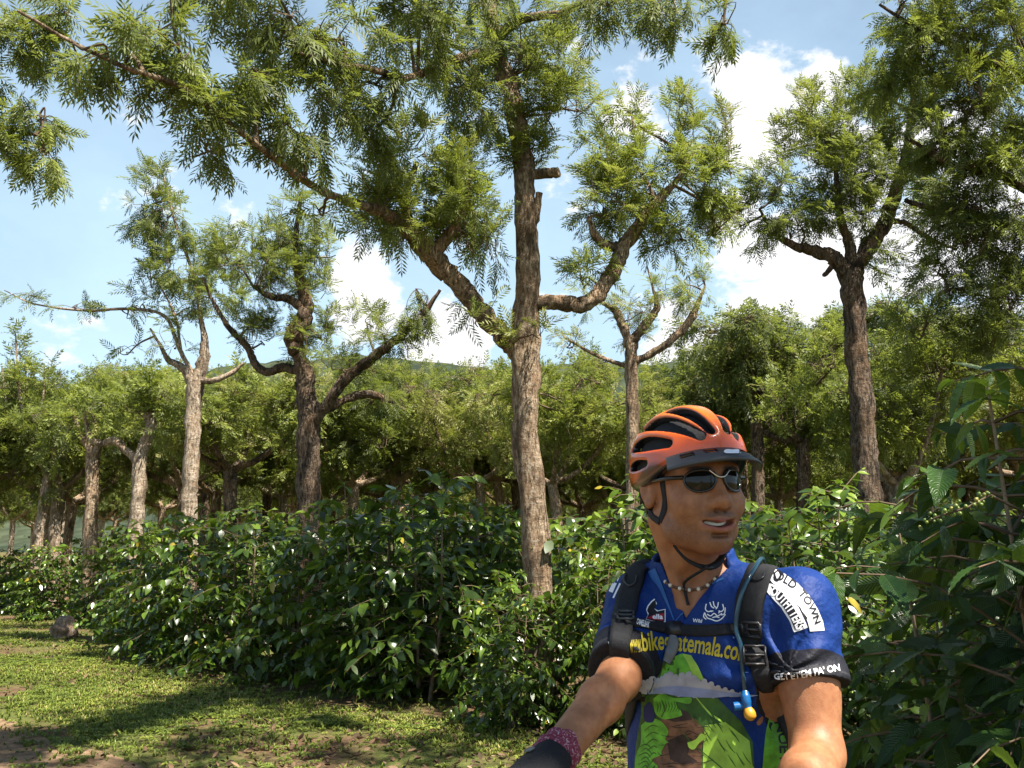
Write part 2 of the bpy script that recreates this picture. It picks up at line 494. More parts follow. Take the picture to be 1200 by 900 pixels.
bp = N(nt, 'ShaderNodeBump', i_Strength=1.0, i_Distance=3.0); bp.invert = True
nt.links.new(v.outputs['Distance'], bp.inputs['Height']); nt.links.new(bp.outputs[0], b.inputs['Normal'])
nt.links.new(b.outputs[0], out.inputs[0])
M['hill'] = m
mb = MB()
hx = np.linspace(-700, 700, 260); hy = np.linspace(240, 1000, 90)
hX, hY = np.meshgrid(hx, hy, indexing='ij')
pxs = [-900, 0, 120, 230, 300, 380, 470, 540, 610, 680, 740, 820, 900, 1100, 2100]
pys = [560, 506, 488, 456, 442, 438, 430, 432, 440, 424, 428, 434, 440, 455, 500]
rpx = 600 + F * hX / 520.0
rz = 1.5 + (640 - np.interp(rpx, pxs, pys)) / F * 520
prof = np.where(hY < 520, np.clip((hY - 240) / 280, 0, 1), 1 - 0.5 * np.clip((hY - 520) / 480, 0, 1))
prof = prof * prof * (3 - 2 * prof)
rg = np.random.RandomState(5)
bumpz = sum(a * np.sin(hX * f1 + p1) * np.sin(hY * f2 + p2) for a, f1, p1, f2, p2 in [(4, .021, 1, .018, 2), (2.2, .06, 0, .05, 1), (1.4, .13, 3, .11, 0)]) + rg.rand(*hX.shape) * 3.2
hZ = rz * prof + bumpz * prof
V = np.stack([hX, hY, hZ - 0.5], -1).reshape(-1, 3)
i, j = np.meshgrid(np.arange(259), np.arange(89), indexing='ij')
mb.add(V, np.stack([i * 90 + j, (i + 1) * 90 + j, (i + 1) * 90 + j + 1, i * 90 + j + 1], -1).reshape(-1, 4))
tag(mb.build('hill', M['hill']), kind='structure', label='wooded hill behind the plantation', cat='hill')
# ------------------------------------------------------------------ leaf templates


def frond_template(pairs=8, droop=0.35, lw=0.06, ll=0.36):
    V = []; Fq = []; U = []

    def pt(t): return np.array([0, t - 0.12 * droop * t * t, -droop * t * t])
    for k in range(pairs):
        t = 0.12 + 0.85 * k / (pairs - 1)
        L = ll * (0.55 + 0.75 * math.sin(PI * (0.15 + 0.75 * t))) * 0.75
        b = pt(t)
        for s in (-1, 1):
            d = nrm(np.array([s * 0.8, 0.8, -0.25 - 0.2 * (k % 2)])); w = nrm(np.cross(d, [0, 0, 1]))
            n = len(V)
            V += [b, b + d * L * 0.5 + w * lw * 0.5, b + d * L + np.array([0, 0, -0.05]), b + d * L * 0.5 - w * lw * 0.5]
            U += [(0, t)] * 4
            Fq.append((n, n + 1, n + 2, n + 3))
    n = len(V)
    b = pt(1.0)
    V += [b, b + np.array([lw * .5, .12, -.06]), b + np.array([0, .3, -.18]), b + np.array([-lw * .5, .12, -.06])]; U += [(0, 1)] * 4
    Fq.append((n, n + 1, n + 2, n + 3))
    for t0, t1 in ((0, .35), (.35, .7), (.7, 1)):
        n = len(V); w = np.array([0.008, 0, 0])
        V += [pt(t0) - w, pt(t0) + w, pt(t1) + w, pt(t1) - w]; U += [(0, t0)] * 4
        Fq.append((n, n + 1, n + 2, n + 3))
    return np.array(V), np.array(Fq), np.array(U, float)


FROND = frond_template(6, 0.45, 0.075, 0.42)
FROND_LITE = frond_template(4, 0.4, 0.11, 0.5)


def leaf_template(nseg=5, half=1, width=0.19, droop=0.3, fold=0.16, ripple=0.02, rip_n=7, tip=1.0):
    ts = np.linspace(0, 1, nseg + 1); us = np.linspace(-1, 1, 2 * half + 1)
    V = []; U = []
    for t in ts:
        w = width * (math.sin(PI * min(1, max(0, t)) ** 0.85) ** 0.8) * (1 - 0.25 * t)
        w = max(w, 0.004)
        for u in us:
            V.append((u * w, t, -droop * t * t + fold * abs(u) * w + ripple * math.sin(t * rip_n * 2 * PI) * abs(u)))
            U.append((u, t))
    k = 2 * half + 1
    Fq = [(i * k + j, i * k + j + 1, (i + 1) * k + j + 1, (i + 1) * k + j) for i in range(nseg) for j in range(2 * half)]
    return np.array(V), np.array(Fq), np.array(U, float)


COFFEE = leaf_template(5, 1, 0.27, 0.3, 0.22, 0.012, 2.3)
COFFEE_HD = leaf_template(22, 3, 0.215, 0.32, 0.22, 0.012, 7)
COFFEE_LO = leaf_template(3, 1, 0.29, 0.3, 0.2, 0.0)
BROAD = leaf_template(3, 1, 0.24, 0.25, 0.15, 0.0)

# ------------------------------------------------------------------ trees


def add_fronds(mb, pos, dirs, rng, tmpl, size, tint, mat_i, up_bias=0.9):
    n = len(pos)
    up = np.array([0, 0, 0.45]) * up_bias + SUN * 0.55 + rng.randn(n, 3) * 0.62
    Mx = frames(dirs, up)
    s = size * (0.7 + 0.6 * rng.rand(n))
    scatter(mb, tmpl, Mx, pos, s, np.clip(tint + rng.randn(n) * 0.11, 0, 0.93), mat_i)


def foliage(mb, clusters, skel, rng, tmpl=FROND, size=0.17, tw_r=0.006, branch=True):
    """clusters: (centre, (rx, ry, rz), twigs, fronds per twig, mode, tint); mode >0 upright shoots, <0 hanging"""
    allp = []; alld = []; allt = []
    for c, rad, ntw, nfr, mode, tint in clusters:
        c = np.asarray(c, float); rad = np.asarray(rad, float)
        lower = c - np.array([0, 0, rad[2] * (0.55 if mode >= 0 else -0.35)])
        d = np.linalg.norm(skel - lower, axis=1)
        root = skel[d.argmin()]
        if branch and d.min() > 0.08:
            mid = (root + lower) / 2 + rng.randn(3) * 0.08 * d.min() + np.array([0, 0, 0.08 * d.min()])
            bp = spline([root, mid, lower], 4)
            tube(mb, bp, np.linspace(tw_r * 3.0, tw_r * 1.6, len(bp)), 5, 1, cap=False)
        hubs = lower + rng.randn(max(2, ntw // 7), 3) * rad * 0.3
        for h in hubs:
            tube(mb, spline([lower, (lower + h) / 2 + rng.randn(3) * 0.03, h], 3), np.linspace(tw_r * 1.6, tw_r, 7), 4, 1, cap=False)
        for k in range(ntw):
            v = nrm(rng.randn(3)); e = c + v * rad * (0.35 + 0.65 * rng.rand() ** 0.6)
            h = hubs[rng.randint(len(hubs))]
            if mode > 0:
                h = h + (e - h) * np.array([0.75, 0.75, 0.1])
            sag = (-0.16 if mode <= 0 else 0.06) * np.linalg.norm(e - h)
            mid = (h + e) / 2 + np.array([0, 0, -sag]) + rng.randn(3) * 0.05
            tp = spline([h, mid, e], 3)
            tube(mb, tp, np.linspace(tw_r, tw_r * 0.4, len(tp)), 3, 1, cap=False)
            t = 0.3 + 0.7 * np.sqrt(rng.rand(nfr)); t[0] = 1.0
            idx = np.clip((t * (len(tp) - 1)), 0, len(tp) - 1.001)
            i0 = idx.astype(int); fr = (idx - i0)[:, None]
            pos = tp[i0] * (1 - fr) + tp[i0 + 1] * fr
            td = nrm(tp[-1] - tp[0])
            rd = rng.randn(nfr, 3); rd -= td * (rd @ td)[:, None]; rd = nrm(rd)
            dr = td * (0.45 + 0.5 * t[:, None]) + rd * 0.9 + rng.randn(nfr, 3) * 0.25 + np.array([0, 0, 0.75 * mode])
            allp.append(pos); alld.append(nrm(dr)); allt.append(np.full(nfr, tint + rng.randn() * 0.06))
    if allp:
        add_fronds(mb, np.concatenate(allp), np.concatenate(alld), rng, tmpl, size, np.concatenate(allt), 0)


def px_tree(name, label, base_px, Y0, limbs, clusters, bark, seed, cat='tree', group=None, leaf='frond', tmpl=FROND, size=0.17, rough=0.1, twig='twig', fwd=0.0):
    """limbs: list of [(px,py,dY,r_px),...]; clusters: (px,py,rx,ry,dY,rdepth,twigs,fronds,mode,tint)"""
    pull = lambda dY: dY * (1 + fwd * min(1.0, max(0.0, (-dY - .5) / .8)))
    rng = np.random.RandomState(seed)
    base = P(base_px[0], base_px[1], Y0)
    base = np.array([base[0], Y0, 0.0])
    root = empty(name, base)
    tag(root, label, cat, group)
    tb = MB(); skel = []
    for q, L in enumerate(limbs):
        pts = []; rr = []
        for (px, py, dY, r) in L:
            dY = pull(dY)
            pts.append(P(px, py, Y0 + dY)); rr.append(r * (Y0 + dY) / F)
        if q == 0:
            p0 = pts[0].copy()
            pts = [np.array([p0[0] + 0.05, p0[1], -0.15]), np.array([p0[0] + 0.02, p0[1], 0.12])] + [p for p in pts if p[2] > 0.3]
            rr = [rr[0] * 1.55, rr[0] * 1.2] + rr[-(len(pts) - 2):]
        sp = spline(np.concatenate([np.array(pts), np.array(rr)[:, None]], 1), 7 if len(pts) > 3 else 5)
        # small kinks in the wood
        n = len(sp)
        jit = rng.randn(n, 3) * 0.12 * sp[:, 3:4]
        tube(tb, sp[:, :3] + jit * (0.4 if q == 0 else 0.7), np.maximum(sp[:, 3], 0.003), 16 if sp[0, 3] > 0.1 else (10 if sp[0, 3] > .04 else 7), 0, rough, rng)
        skel.append(sp[:, :3])
    tb.build('trunk', bark, root, offset=base)
    skel = np.concatenate(skel)
    skel = skel[skel[:, 2] > skel[:, 2].max() * 0.3]
    cl = []
    for (px, py, rx, ry, dY, rd, ntw, nfr, mode, tint) in clusters:
        Y = Y0 + pull(dY)
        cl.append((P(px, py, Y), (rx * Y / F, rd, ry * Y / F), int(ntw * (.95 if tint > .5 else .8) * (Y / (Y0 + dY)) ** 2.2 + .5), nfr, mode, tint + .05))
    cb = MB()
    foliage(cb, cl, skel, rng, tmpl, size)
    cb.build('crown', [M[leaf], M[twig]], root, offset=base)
    return root


def generic_tree(name, seed, height=6.5, fork=2.8, spread=1.9, bark='bark_pale', ncl=15, ntw=16, nfr=9, size=0.3, tint=0.6, lean=0.12):
    """pollarded plantation tree in its own coordinates: trunk, knuckle, rising limbs, leafy heads"""
    rng = np.random.RandomState(seed)
    root = empty(name)
    tb = MB(); skel = []
    top = np.array([rng.randn() * lean, rng.randn() * lean, fork])
    r0 = 0.12 + 0.03 * rng.rand()
    sp = spline([[0, 0, -0.1, r0 * 1.4], [0.01, 0, 0.2, r0 * 1.1], [top[0] * .3 + rng.randn() * .05, top[1] * .3, fork * .5, r0], [top[0], top[1], fork, r0 * 1.05]], 6)
    tube(tb, sp[:, :3], sp[:, 3], 12, 0, 0.08, rng)
    cl = []
    nl = rng.randint(3, 6); a0 = rng.rand() * 6.28
    for k in range(nl):
        a = a0 + k * 6.28 / nl + rng.randn() * 0.3
        ln = spread * (0.6 + 0.5 * rng.rand())
        hz = (height - fork) * (0.45 + 0.45 * rng.rand())
        d = np.array([math.cos(a), math.sin(a), 0])
        pts = [[*(top + [0, 0, -0.08]), r0 * .62], [*(top + d * ln * .4 + [0, 0, hz * .12]), r0 * .52], [*(top + d * ln * .75 + [0, 0, hz * .45]), r0 * .42], [*(top + d * ln + rng.randn(3) * .15 + [0, 0, hz]), r0 * .18]]
        s2 = spline(pts, 5)
        tube(tb, s2[:, :3] + rng.randn(len(s2), 3) * 0.012, s2[:, 3], 8, 0, 0.06, rng)
        skel.append(s2[:, :3])
        for t in (0.55, 0.8, 1.0):
            c = s2[int(t * (len(s2) - 1)), :3] + rng.randn(3) * [.25, .25, .15] + [0, 0, .25]
            rr = 0.55 + 0.35 * rng.rand()
            cl.append((c, (rr, rr, rr * 0.8), ntw, nfr, (0.5 if rng.rand() < .5 else -0.15), tint + rng.randn() * .1))
    for k in range(max(0, ncl - len(cl))):
        a = rng.rand() * 6.28; q = math.sqrt(rng.rand()) * spread
        c = np.array([math.cos(a) * q, math.sin(a) * q, fork + (height - fork) * (0.4 + 0.5 * rng.rand())])
        rr = 0.5 + 0.4 * rng.rand()
        cl.append((c, (rr, rr, rr * .8), ntw, nfr, (0.5 if rng.rand() < .5 else -0.1), tint + rng.randn() * .1))
    tb.build('trunk', M[bark], root)
    cb = MB()
    foliage(cb, cl, np.concatenate(skel), rng, FROND_LITE, size, 0.009)
    cb.build('crown', [M['frond'], M['twig']], root)
    return root


# ------------------------------------------------------------------ coffee bushes


def coffee_bush(name, seed, H=2.0, Rd=1.0, tmpl=COFFEE, leafm='coffee', leaf=0.14, stems=3, node=0.088, inter=0.07, lean=0.22, density=1.0, bare=0.22):
    rng = np.random.RandomState(seed)
    root = empty(name)
    sb = MB(); lb = MB()
    pos = []; dirs = []; nor = []; sz = []; tin = []
    for s in range(stems):
        a = s * 6.28 / stems + rng.rand()
        hs = H * (0.82 + 0.18 * rng.rand()) if s else H
        top = np.array([math.cos(a) * lean * (0.5 + rng.rand()), math.sin(a) * lean * (0.5 + rng.rand()), hs * 0.97])
        b0 = np.array([math.cos(a) * .06, math.sin(a) * .06, -0.03])
        sp = spline([b0, b0 * .6 + top * .4 + rng.randn(3) * [.03, .03, 0], top], 12)
        tube(sb, sp, np.linspace(0.02, 0.004, len(sp)), 6, 0, 0.05, rng)
        z = bare * (1 + 0.3 * rng.rand()); kk = 0
        while z < hs * 0.985:
            t = z / hs
            i = min(int(t * (len(sp) - 1)), len(sp) - 1)
            p0 = sp[i]
            aa = kk * (PI / 2) + rng.randn() * 0.35 + a
            prof = max(.2, math.sin(PI * (0.16 + 0.74 * t)) ** .8)
            for sgn in (0, PI):
                if rng.rand() > density: continue
                L = Rd * prof * (0.5 + 0.65 * rng.rand() ** 1.4)
                an = aa + sgn + rng.randn() * 0.25
                hd = np.array([math.cos(an), math.sin(an), 0])
                rise = 0.32 + 0.6 * max(0, t - 0.6) + 0.2 * rng.randn(); sag = 0.38 + 0.25 * rng.rand() - 0.35 * max(0, t - 0.75)
                n = max(4, int(L / inter))
                u = np.linspace(0, 1, n + 1)
                pth = p0 + hd * (u * L)[:, None] * 0.97 + np.array([0, 0, 1.0]) * ((rise * u - sag * u * u) * L)[:, None] + rng.randn(n + 1, 3) * 0.008 * u[:, None]
                pth[:, 2] = np.maximum(pth[:, 2], 0.1)
                tube(sb, pth[::2] if n > 5 else pth, np.linspace(0.006, 0.0025, len(pth[::2] if n > 5 else pth)), 3, 1, cap=False)
                tg = nrm(np.gradient(pth, axis=0))
                for q in range(1, n + 1):
                    if u[q] < 0.28 and rng.rand() > 0.25: continue
                    side = nrm(np.cross(tg[q], [0, 0, 1]))
                    for w in (-1, 1):
                        if rng.rand() < 0.16: continue
                        last = q == n
                        d = tg[q] * (0.5 if not last else 1.0) + side * w * (0.85 if not last else 0.4) + np.array([0, 0, 0.1 - 0.75 * rng.rand()]) + rng.randn(3) * 0.28
                        pos.append(pth[q]); dirs.append(d)
                        nor.append(np.array([0, 0, .5]) + np.array([0, -.22, 0]) + SUN * .5 + side * w * 0.25 + rng.randn(3) * 0.45)
                        sz.append(leaf * (0.55 + 0.7 * rng.rand()) * (0.65 if last else 1.0) * (0.8 if u[q] > .9 else 1))
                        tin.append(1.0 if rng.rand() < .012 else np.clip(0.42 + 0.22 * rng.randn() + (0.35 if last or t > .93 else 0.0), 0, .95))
            z += node * (0.85 + 0.3 * rng.rand()); kk += 1
        for q in range(8):
            an = q * 2.4 + rng.rand()
            pos.append(sp[-1] - [0, 0, .012 * (q // 2)]); dirs.append([math.cos(an), math.sin(an), 0.9 - .16 * q]); nor.append([-.5 * math.cos(an), -.5 * math.sin(an), 1.0]); sz.append(leaf * (.45 + .07 * q)); tin.append(min(1, .95 - .05 * q))
    pos = np.array(pos); dirs = nrm(np.array(dirs))
    pos[:, 2] = np.maximum(pos[:, 2], 0.12)
    Mx = frames(dirs, np.array(nor))
    sz = np.array(sz); rv = rng.rand(len(sz), 2)
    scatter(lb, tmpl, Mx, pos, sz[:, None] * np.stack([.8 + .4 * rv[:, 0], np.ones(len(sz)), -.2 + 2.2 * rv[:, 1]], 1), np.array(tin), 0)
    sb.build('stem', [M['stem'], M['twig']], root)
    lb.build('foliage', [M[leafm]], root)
    return root
# ------------------------------------------------------------------ the trees one can tell apart
px_tree('shade_tree', 'tall forked shade tree in the middle, knobbly trunk rising out of the hedge', (630, 790), 9.4, [
    [(636, 800, 0, 19), (634, 740, 0, 17), (627, 620, 0, 16), (616, 500, 0, 15.5), (616, 412, 0, 17.5), (618, 340, 0, 14.5), (616, 250, 0, 13), (613, 195, 0, 12.5), (604, 130, 0, 12), (590, 85, 0, 11), (578, 40, 0, 9), (570, -40, .1, 8), (575, -140, .1, 5), (580, -230, .1, 3)],
    [(612, 420, 0, 10), (588, 395, -.1, 11), (560, 360, -.2, 12), (530, 325, -.3, 12), (505, 299, -.45, 13.5), (478, 268, -.6, 11), (448, 248, -.8, 7.5), (415, 238, -1.0, 5), (378, 224, -1.3, 4.8), (340, 200, -1.6, 4.6), (300, 168, -1.9, 4.3), (262, 140, -2.1, 4), (215, 103, -2.3, 3.6), (150, 80, -2.5, 3), (90, 52, -2.6, 2.4), (20, 12, -2.7, 1.8)],
    [(505, 299, -.45, 9), (530, 270, -.5, 7), (545, 240, -.5, 5), (552, 205, -.5, 2.5)],
    [(480, 268, -.6, 6), (476, 230, -.6, 5), (488, 190, -.6, 3)],
    [(626, 354, 0, 9), (655, 355, .1, 9.5), (682, 358, .15, 9.5), (703, 342, .2, 9.5), (720, 315, .3, 9.5), (731, 290, .35, 9), (750, 262, .4, 8), (770, 236, .4, 6), (795, 208, .4, 3.5), (815, 175, .4, 2)],
    [(730, 290, .35, 6), (712, 288, .3, 6), (697, 276, .2, 5), (690, 255, .2, 2.5)],
    [(586, 66, 0, 8), (560, 62, -.3, 6.5), (528, 72, -.6, 5.5), (498, 84, -.9, 5), (470, 92, -1.1, 4.5), (440, 82, -1.3, 4), (400, 76, -1.5, 3.2), (350, 62, -1.7, 2.2)],
    [(580, 45, 0, 7), (612, 22, -.3, 6), (655, 16, -.6, 5), (690, 2, -.8, 4.5), (760, -16, -1.1, 3.5), (850, -10, -1.3, 2)],
    [(622, 205, 0, 7), (640, 203, -.05, 6.5), (655, 202, -.1, 6.5)],
    [(622, 268, 0, 6), (629, 248, -.05, 5), (631, 226, -.05, 4.5)],
    [(262, 140, -2.1, 2.6), (226, 100, -2.2, 2.2), (205, 40, -2.3, 1.8), (198, -20, -2.4, 1.2)],
    [(300, 168, -1.9, 2), (262, 172, -1.9, 1.4), (225, 185, -1.9, 1)],
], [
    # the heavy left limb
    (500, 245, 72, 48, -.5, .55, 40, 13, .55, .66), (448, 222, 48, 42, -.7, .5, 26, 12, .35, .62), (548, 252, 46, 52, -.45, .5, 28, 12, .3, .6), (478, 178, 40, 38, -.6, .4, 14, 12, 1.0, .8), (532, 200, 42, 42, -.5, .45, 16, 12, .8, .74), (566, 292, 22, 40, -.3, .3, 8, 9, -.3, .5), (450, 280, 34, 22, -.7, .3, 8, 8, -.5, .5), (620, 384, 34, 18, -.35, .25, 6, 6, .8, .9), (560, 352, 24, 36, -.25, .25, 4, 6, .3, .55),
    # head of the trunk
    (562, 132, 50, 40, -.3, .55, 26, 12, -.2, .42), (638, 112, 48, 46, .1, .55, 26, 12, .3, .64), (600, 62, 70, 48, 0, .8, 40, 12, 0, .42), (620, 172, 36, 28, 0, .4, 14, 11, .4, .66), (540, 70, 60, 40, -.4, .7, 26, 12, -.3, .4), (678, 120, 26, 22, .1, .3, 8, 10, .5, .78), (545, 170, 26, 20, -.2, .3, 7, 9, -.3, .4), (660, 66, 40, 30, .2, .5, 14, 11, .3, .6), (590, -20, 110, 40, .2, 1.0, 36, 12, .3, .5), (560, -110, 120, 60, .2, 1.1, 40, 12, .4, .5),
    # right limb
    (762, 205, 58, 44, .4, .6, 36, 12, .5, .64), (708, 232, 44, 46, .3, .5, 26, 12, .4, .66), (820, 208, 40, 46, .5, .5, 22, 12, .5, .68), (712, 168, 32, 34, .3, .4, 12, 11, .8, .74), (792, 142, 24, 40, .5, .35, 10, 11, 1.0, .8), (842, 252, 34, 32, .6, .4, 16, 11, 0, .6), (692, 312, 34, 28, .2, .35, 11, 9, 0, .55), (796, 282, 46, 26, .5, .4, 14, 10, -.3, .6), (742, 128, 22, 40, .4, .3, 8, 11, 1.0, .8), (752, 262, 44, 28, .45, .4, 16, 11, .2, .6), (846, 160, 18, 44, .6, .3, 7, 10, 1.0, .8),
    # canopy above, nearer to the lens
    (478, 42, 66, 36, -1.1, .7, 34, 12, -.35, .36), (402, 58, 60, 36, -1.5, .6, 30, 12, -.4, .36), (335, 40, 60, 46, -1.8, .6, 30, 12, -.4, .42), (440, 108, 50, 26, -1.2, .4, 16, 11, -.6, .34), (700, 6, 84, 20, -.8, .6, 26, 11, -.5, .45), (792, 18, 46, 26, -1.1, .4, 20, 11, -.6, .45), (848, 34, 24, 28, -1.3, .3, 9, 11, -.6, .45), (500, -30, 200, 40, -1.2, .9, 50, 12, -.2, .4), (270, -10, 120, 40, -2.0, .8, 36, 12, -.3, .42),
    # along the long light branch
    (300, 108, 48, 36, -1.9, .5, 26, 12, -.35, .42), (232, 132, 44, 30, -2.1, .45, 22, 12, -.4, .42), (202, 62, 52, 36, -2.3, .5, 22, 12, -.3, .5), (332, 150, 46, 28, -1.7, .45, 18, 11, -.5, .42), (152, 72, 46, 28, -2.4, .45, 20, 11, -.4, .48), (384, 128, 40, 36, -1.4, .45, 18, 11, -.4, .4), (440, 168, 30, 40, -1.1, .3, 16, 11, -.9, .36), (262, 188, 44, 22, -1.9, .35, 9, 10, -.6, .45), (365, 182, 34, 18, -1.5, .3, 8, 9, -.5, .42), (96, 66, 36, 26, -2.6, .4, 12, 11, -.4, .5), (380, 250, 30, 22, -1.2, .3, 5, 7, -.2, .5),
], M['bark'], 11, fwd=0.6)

px_tree('shade_tree', 'shade tree hanging into the top left corner with pale drooping leaf sprays', (-170, 800), 8.0, [
    [(-170, 800, 0, 22), (-165, 600, 0, 18), (-160, 400, 0, 16), (-160, 200, 0, 13), (-150, 60, 0, 9), (-140, -60, 0, 6)],
    [(-160, 180, 0, 8), (-90, 100, 0, 6), (-20, 40, 0, 4), (50, 20, 0, 2)],
    [(-160, 220, 0, 7), (-80, 180, 0, 5), (-10, 150, 0, 3), (50, 160, 0, 1.5)],
], [(32, 52, 42, 44, 0, .45, 26, 11, -.6, .55), (-30, 100, 60, 70, 0, .5, 24, 11, -.5, .5), (46, 140, 30, 20, 0, .3, 12, 10, -.8, .6), (54, 188, 26, 24, 0, .3, 10, 10, -.9, .6), (12, 180, 28, 30, 0, .3, 12, 10, -.7, .6), (-60, 20, 80, 60, 0, .6, 24, 10, -.4, .5), (78, 24, 26, 22, 0, .3, 8, 10, -.5, .52)],
    M['bark'], 12)

px_tree('shade_tree', 'dark twisted shade tree left of the tall middle trunk with snaking limbs', (360, 640), 12.6, [
    [(362, 640, 0, 14), (361, 560, 0, 13.5), (362, 500, 0, 13), (359, 460, 0, 11.5), (357, 430, 0, 10)],
    [(357, 440, 0, 9), (352, 418, 0, 9), (344, 395, -.1, 12), (356, 375, -.1, 10), (358, 350, -.1, 8), (350, 322, -.1, 6), (345, 290, -.1, 4), (350, 250, -.1, 2.5), (352, 225, -.1, 1)],
    [(362, 500, 0, 8), (380, 478, -.1, 7), (402, 448, -.2, 6.5), (430, 424, -.3, 6), (455, 405, -.4, 5.5), (490, 375, -.5, 4), (516, 340, -.6, 2)],
    [(358, 440, 0, 6), (335, 430, .1, 5.5), (312, 436, .1, 5), (298, 424, .1, 4.5), (288, 404, .1, 4), (268, 384, .1, 3.2), (248, 350, .1, 2), (238, 325, .1, 1)],
    [(356, 362, -.1, 5.5), (338, 350, -.2, 5), (318, 348, -.3, 4), (296, 335, -.3, 2)],
    [(372, 488, 0, 4.5), (400, 470, .2, 4.5), (430, 462, .3, 5), (452, 468, .4, 3), (475, 480, .4, 1.5)],
], [(352, 320, 36, 36, 0, .5, 26, 11, .2, .55), (312, 318, 40, 36, -.2, .5, 26, 11, 0, .5), (276, 292, 38, 34, -.1, .5, 22, 11, .2, .55), (330, 275, 44, 28, -.1, .5, 22, 11, .2, .55), (370, 285, 26, 32, 0, .4, 14, 11, .4, .62), (292, 370, 34, 26, .1, .4, 14, 10, .2, .5), (350, 395, 30, 32, 0, .35, 16, 10, 0, .38), (308, 390, 20, 22, .1, .3, 8, 9, .3, .6), (452, 390, 38, 24, -.4, .4, 18, 10, 0, .42), (492, 362, 24, 32, -.5, .4, 12, 10, -.2, .45), (402, 420, 34, 26, -.2, .4, 12, 10, .3, .55), (448, 462, 26, 16, .3, .3, 8, 9, 0, .35), (378, 380, 20, 36, 0, .3, 8, 10, .4, .6), (380, 240, 26, 20, -.1, .3, 5, 8, .3, .5), (340, 238, 26, 18, -.1, .3, 6, 9, .5, .55), (430, 368, 28, 20, 0, .3, 8, 9, .5, .68)],
    M['bark_dark'], 13, rough=0.12)

px_tree('shade_tree', 'pale trunked shade tree with thin feathery crown, left of the dark twisted tree', (222, 660), 15.0, [
    [(220, 660, 0, 11), (222, 600, 0, 9.5), (224, 540, 0, 9), (227, 480, 0, 9), (229, 445, 0, 10.5)],
    [(230, 450, 0, 8), (238, 425, 0, 7), (239, 395, 0, 4), (234, 365, 0, 2.5), (226, 320, 0, 2), (205, 260, 0, 1.5), (190, 200, 0, 1)],
    [(226, 448, 0, 7), (215, 432, 0, 5), (198, 422, .1, 3.5), (188, 405, .1, 2), (176, 385, .1, 1.2)],
    [(232, 445, 0, 4), (250, 446, -.1, 3.5), (270, 438, -.1, 3), (286, 425, -.1, 1.5)],
    [(226, 440, 0, 3.5), (210, 408, 0, 2.5), (192, 370, .1, 2), (150, 362, .2, 1.8), (100, 364, .3, 1.5), (40, 356, .4, 1), (5, 340, .4, .6)],
    [(212, 412, 0, 2), (205, 370, 0, 1.5), (185, 330, 0, 1)],
], [(182, 212, 22, 38, 0, .45, 16, 11, .3, .5), (196, 268, 38, 42, 0, .55, 30, 11, -.1, .48), (220, 312, 40, 36, 0, .55, 26, 11, .1, .52), (164, 255, 22, 22, 0, .35, 10, 10, -.2, .45), (248, 335, 34, 30, 0, .5, 18, 10, .3, .58), (214, 352, 40, 22, 0, .45, 14, 9, .2, .55), (180, 312, 24, 24, 0, .4, 10, 10, 0, .5), (205, 395, 40, 26, 0, .5, 7, 6, .2, .55), (150, 362, 30, 12, .2, .3, 6, 6, 0, .5), (90, 362, 34, 8, .3, .25, 6, 6, -.1, .5), (30, 352, 26, 8, .4, .2, 5, 6, -.1, .5), (168, 345, 26, 22, .1, .3, 5, 6, .3, .5), (262, 300, 26, 22, 0, .4, 8, 9, .3, .56), (150, 410, 30, 10, .2, .3, 3, 5, 0, .5)],
    M['bark_pale'], 14, size=0.2)

px_tree('shade_tree', 'shade tree with a brown trunk bent to the right and one limb dipping left', (158, 680), 18.0, [
    [(157, 680, 0, 9.5), (159, 620, 0, 8.5), (163, 570, 0, 8), (164, 535, 0, 8)],
    [(163, 542, 0, 7), (170, 520, 0, 6.5), (177, 500, 0, 6.5), (176, 484, 0, 6), (184, 470, 0, 3.5), (196, 455, 0, 1.5)],
    [(160, 540, 0, 5), (148, 528, 0, 4.5), (134, 516, 0, 4.5), (118, 520, 0, 4), (106, 514, 0, 3.5), (102, 500, 0, 2.5), (98, 480, 0, 1)],
], [(190, 455, 36, 22, 0, .6, 20, 10, .3, .62), (160, 470, 30, 22, 0, .5, 16, 10, .4, .66), (215, 470, 26, 20, .3, .5, 10, 9, .3, .6), (112, 482, 30, 22, 0, .5, 14, 10, .4, .66), (180, 490, 22, 18, 0, .4, 8, 9, 0, .45)],
    M['bark_pale'], 15, tmpl=FROND_LITE, size=0.24)

px_tree('shade_tree', 'shade tree with a reddish brown trunk, left of the bent brown one', (106, 680), 21.5, [
    [(105, 680, 0, 8.5), (106, 620, 0, 8), (108, 560, 0, 7.5), (109, 530, 0, 8)],
    [(109, 534, 0, 5), (98, 515, 0, 4), (90, 495, 0, 2.5), (84, 475, 0, 1)], [(110, 534, 0, 5), (120, 510, 0, 4), (126, 485, 0, 2.5), (128, 465, 0, 1)],
], [(118, 474, 40, 28, 0, .7, 26, 10, .4, .74), (84, 490, 30, 26, 0, .6, 18, 10, .2, .62), (140, 495, 26, 20, 0, .5, 12, 9, .3, .66), (128, 455, 20, 22, 0, .4, 9, 10, .8, .78), (70, 520, 26, 24, .3, .5, 12, 9, 0, .5)],
    M['bark'], 16, tmpl=FROND_LITE, size=0.24)

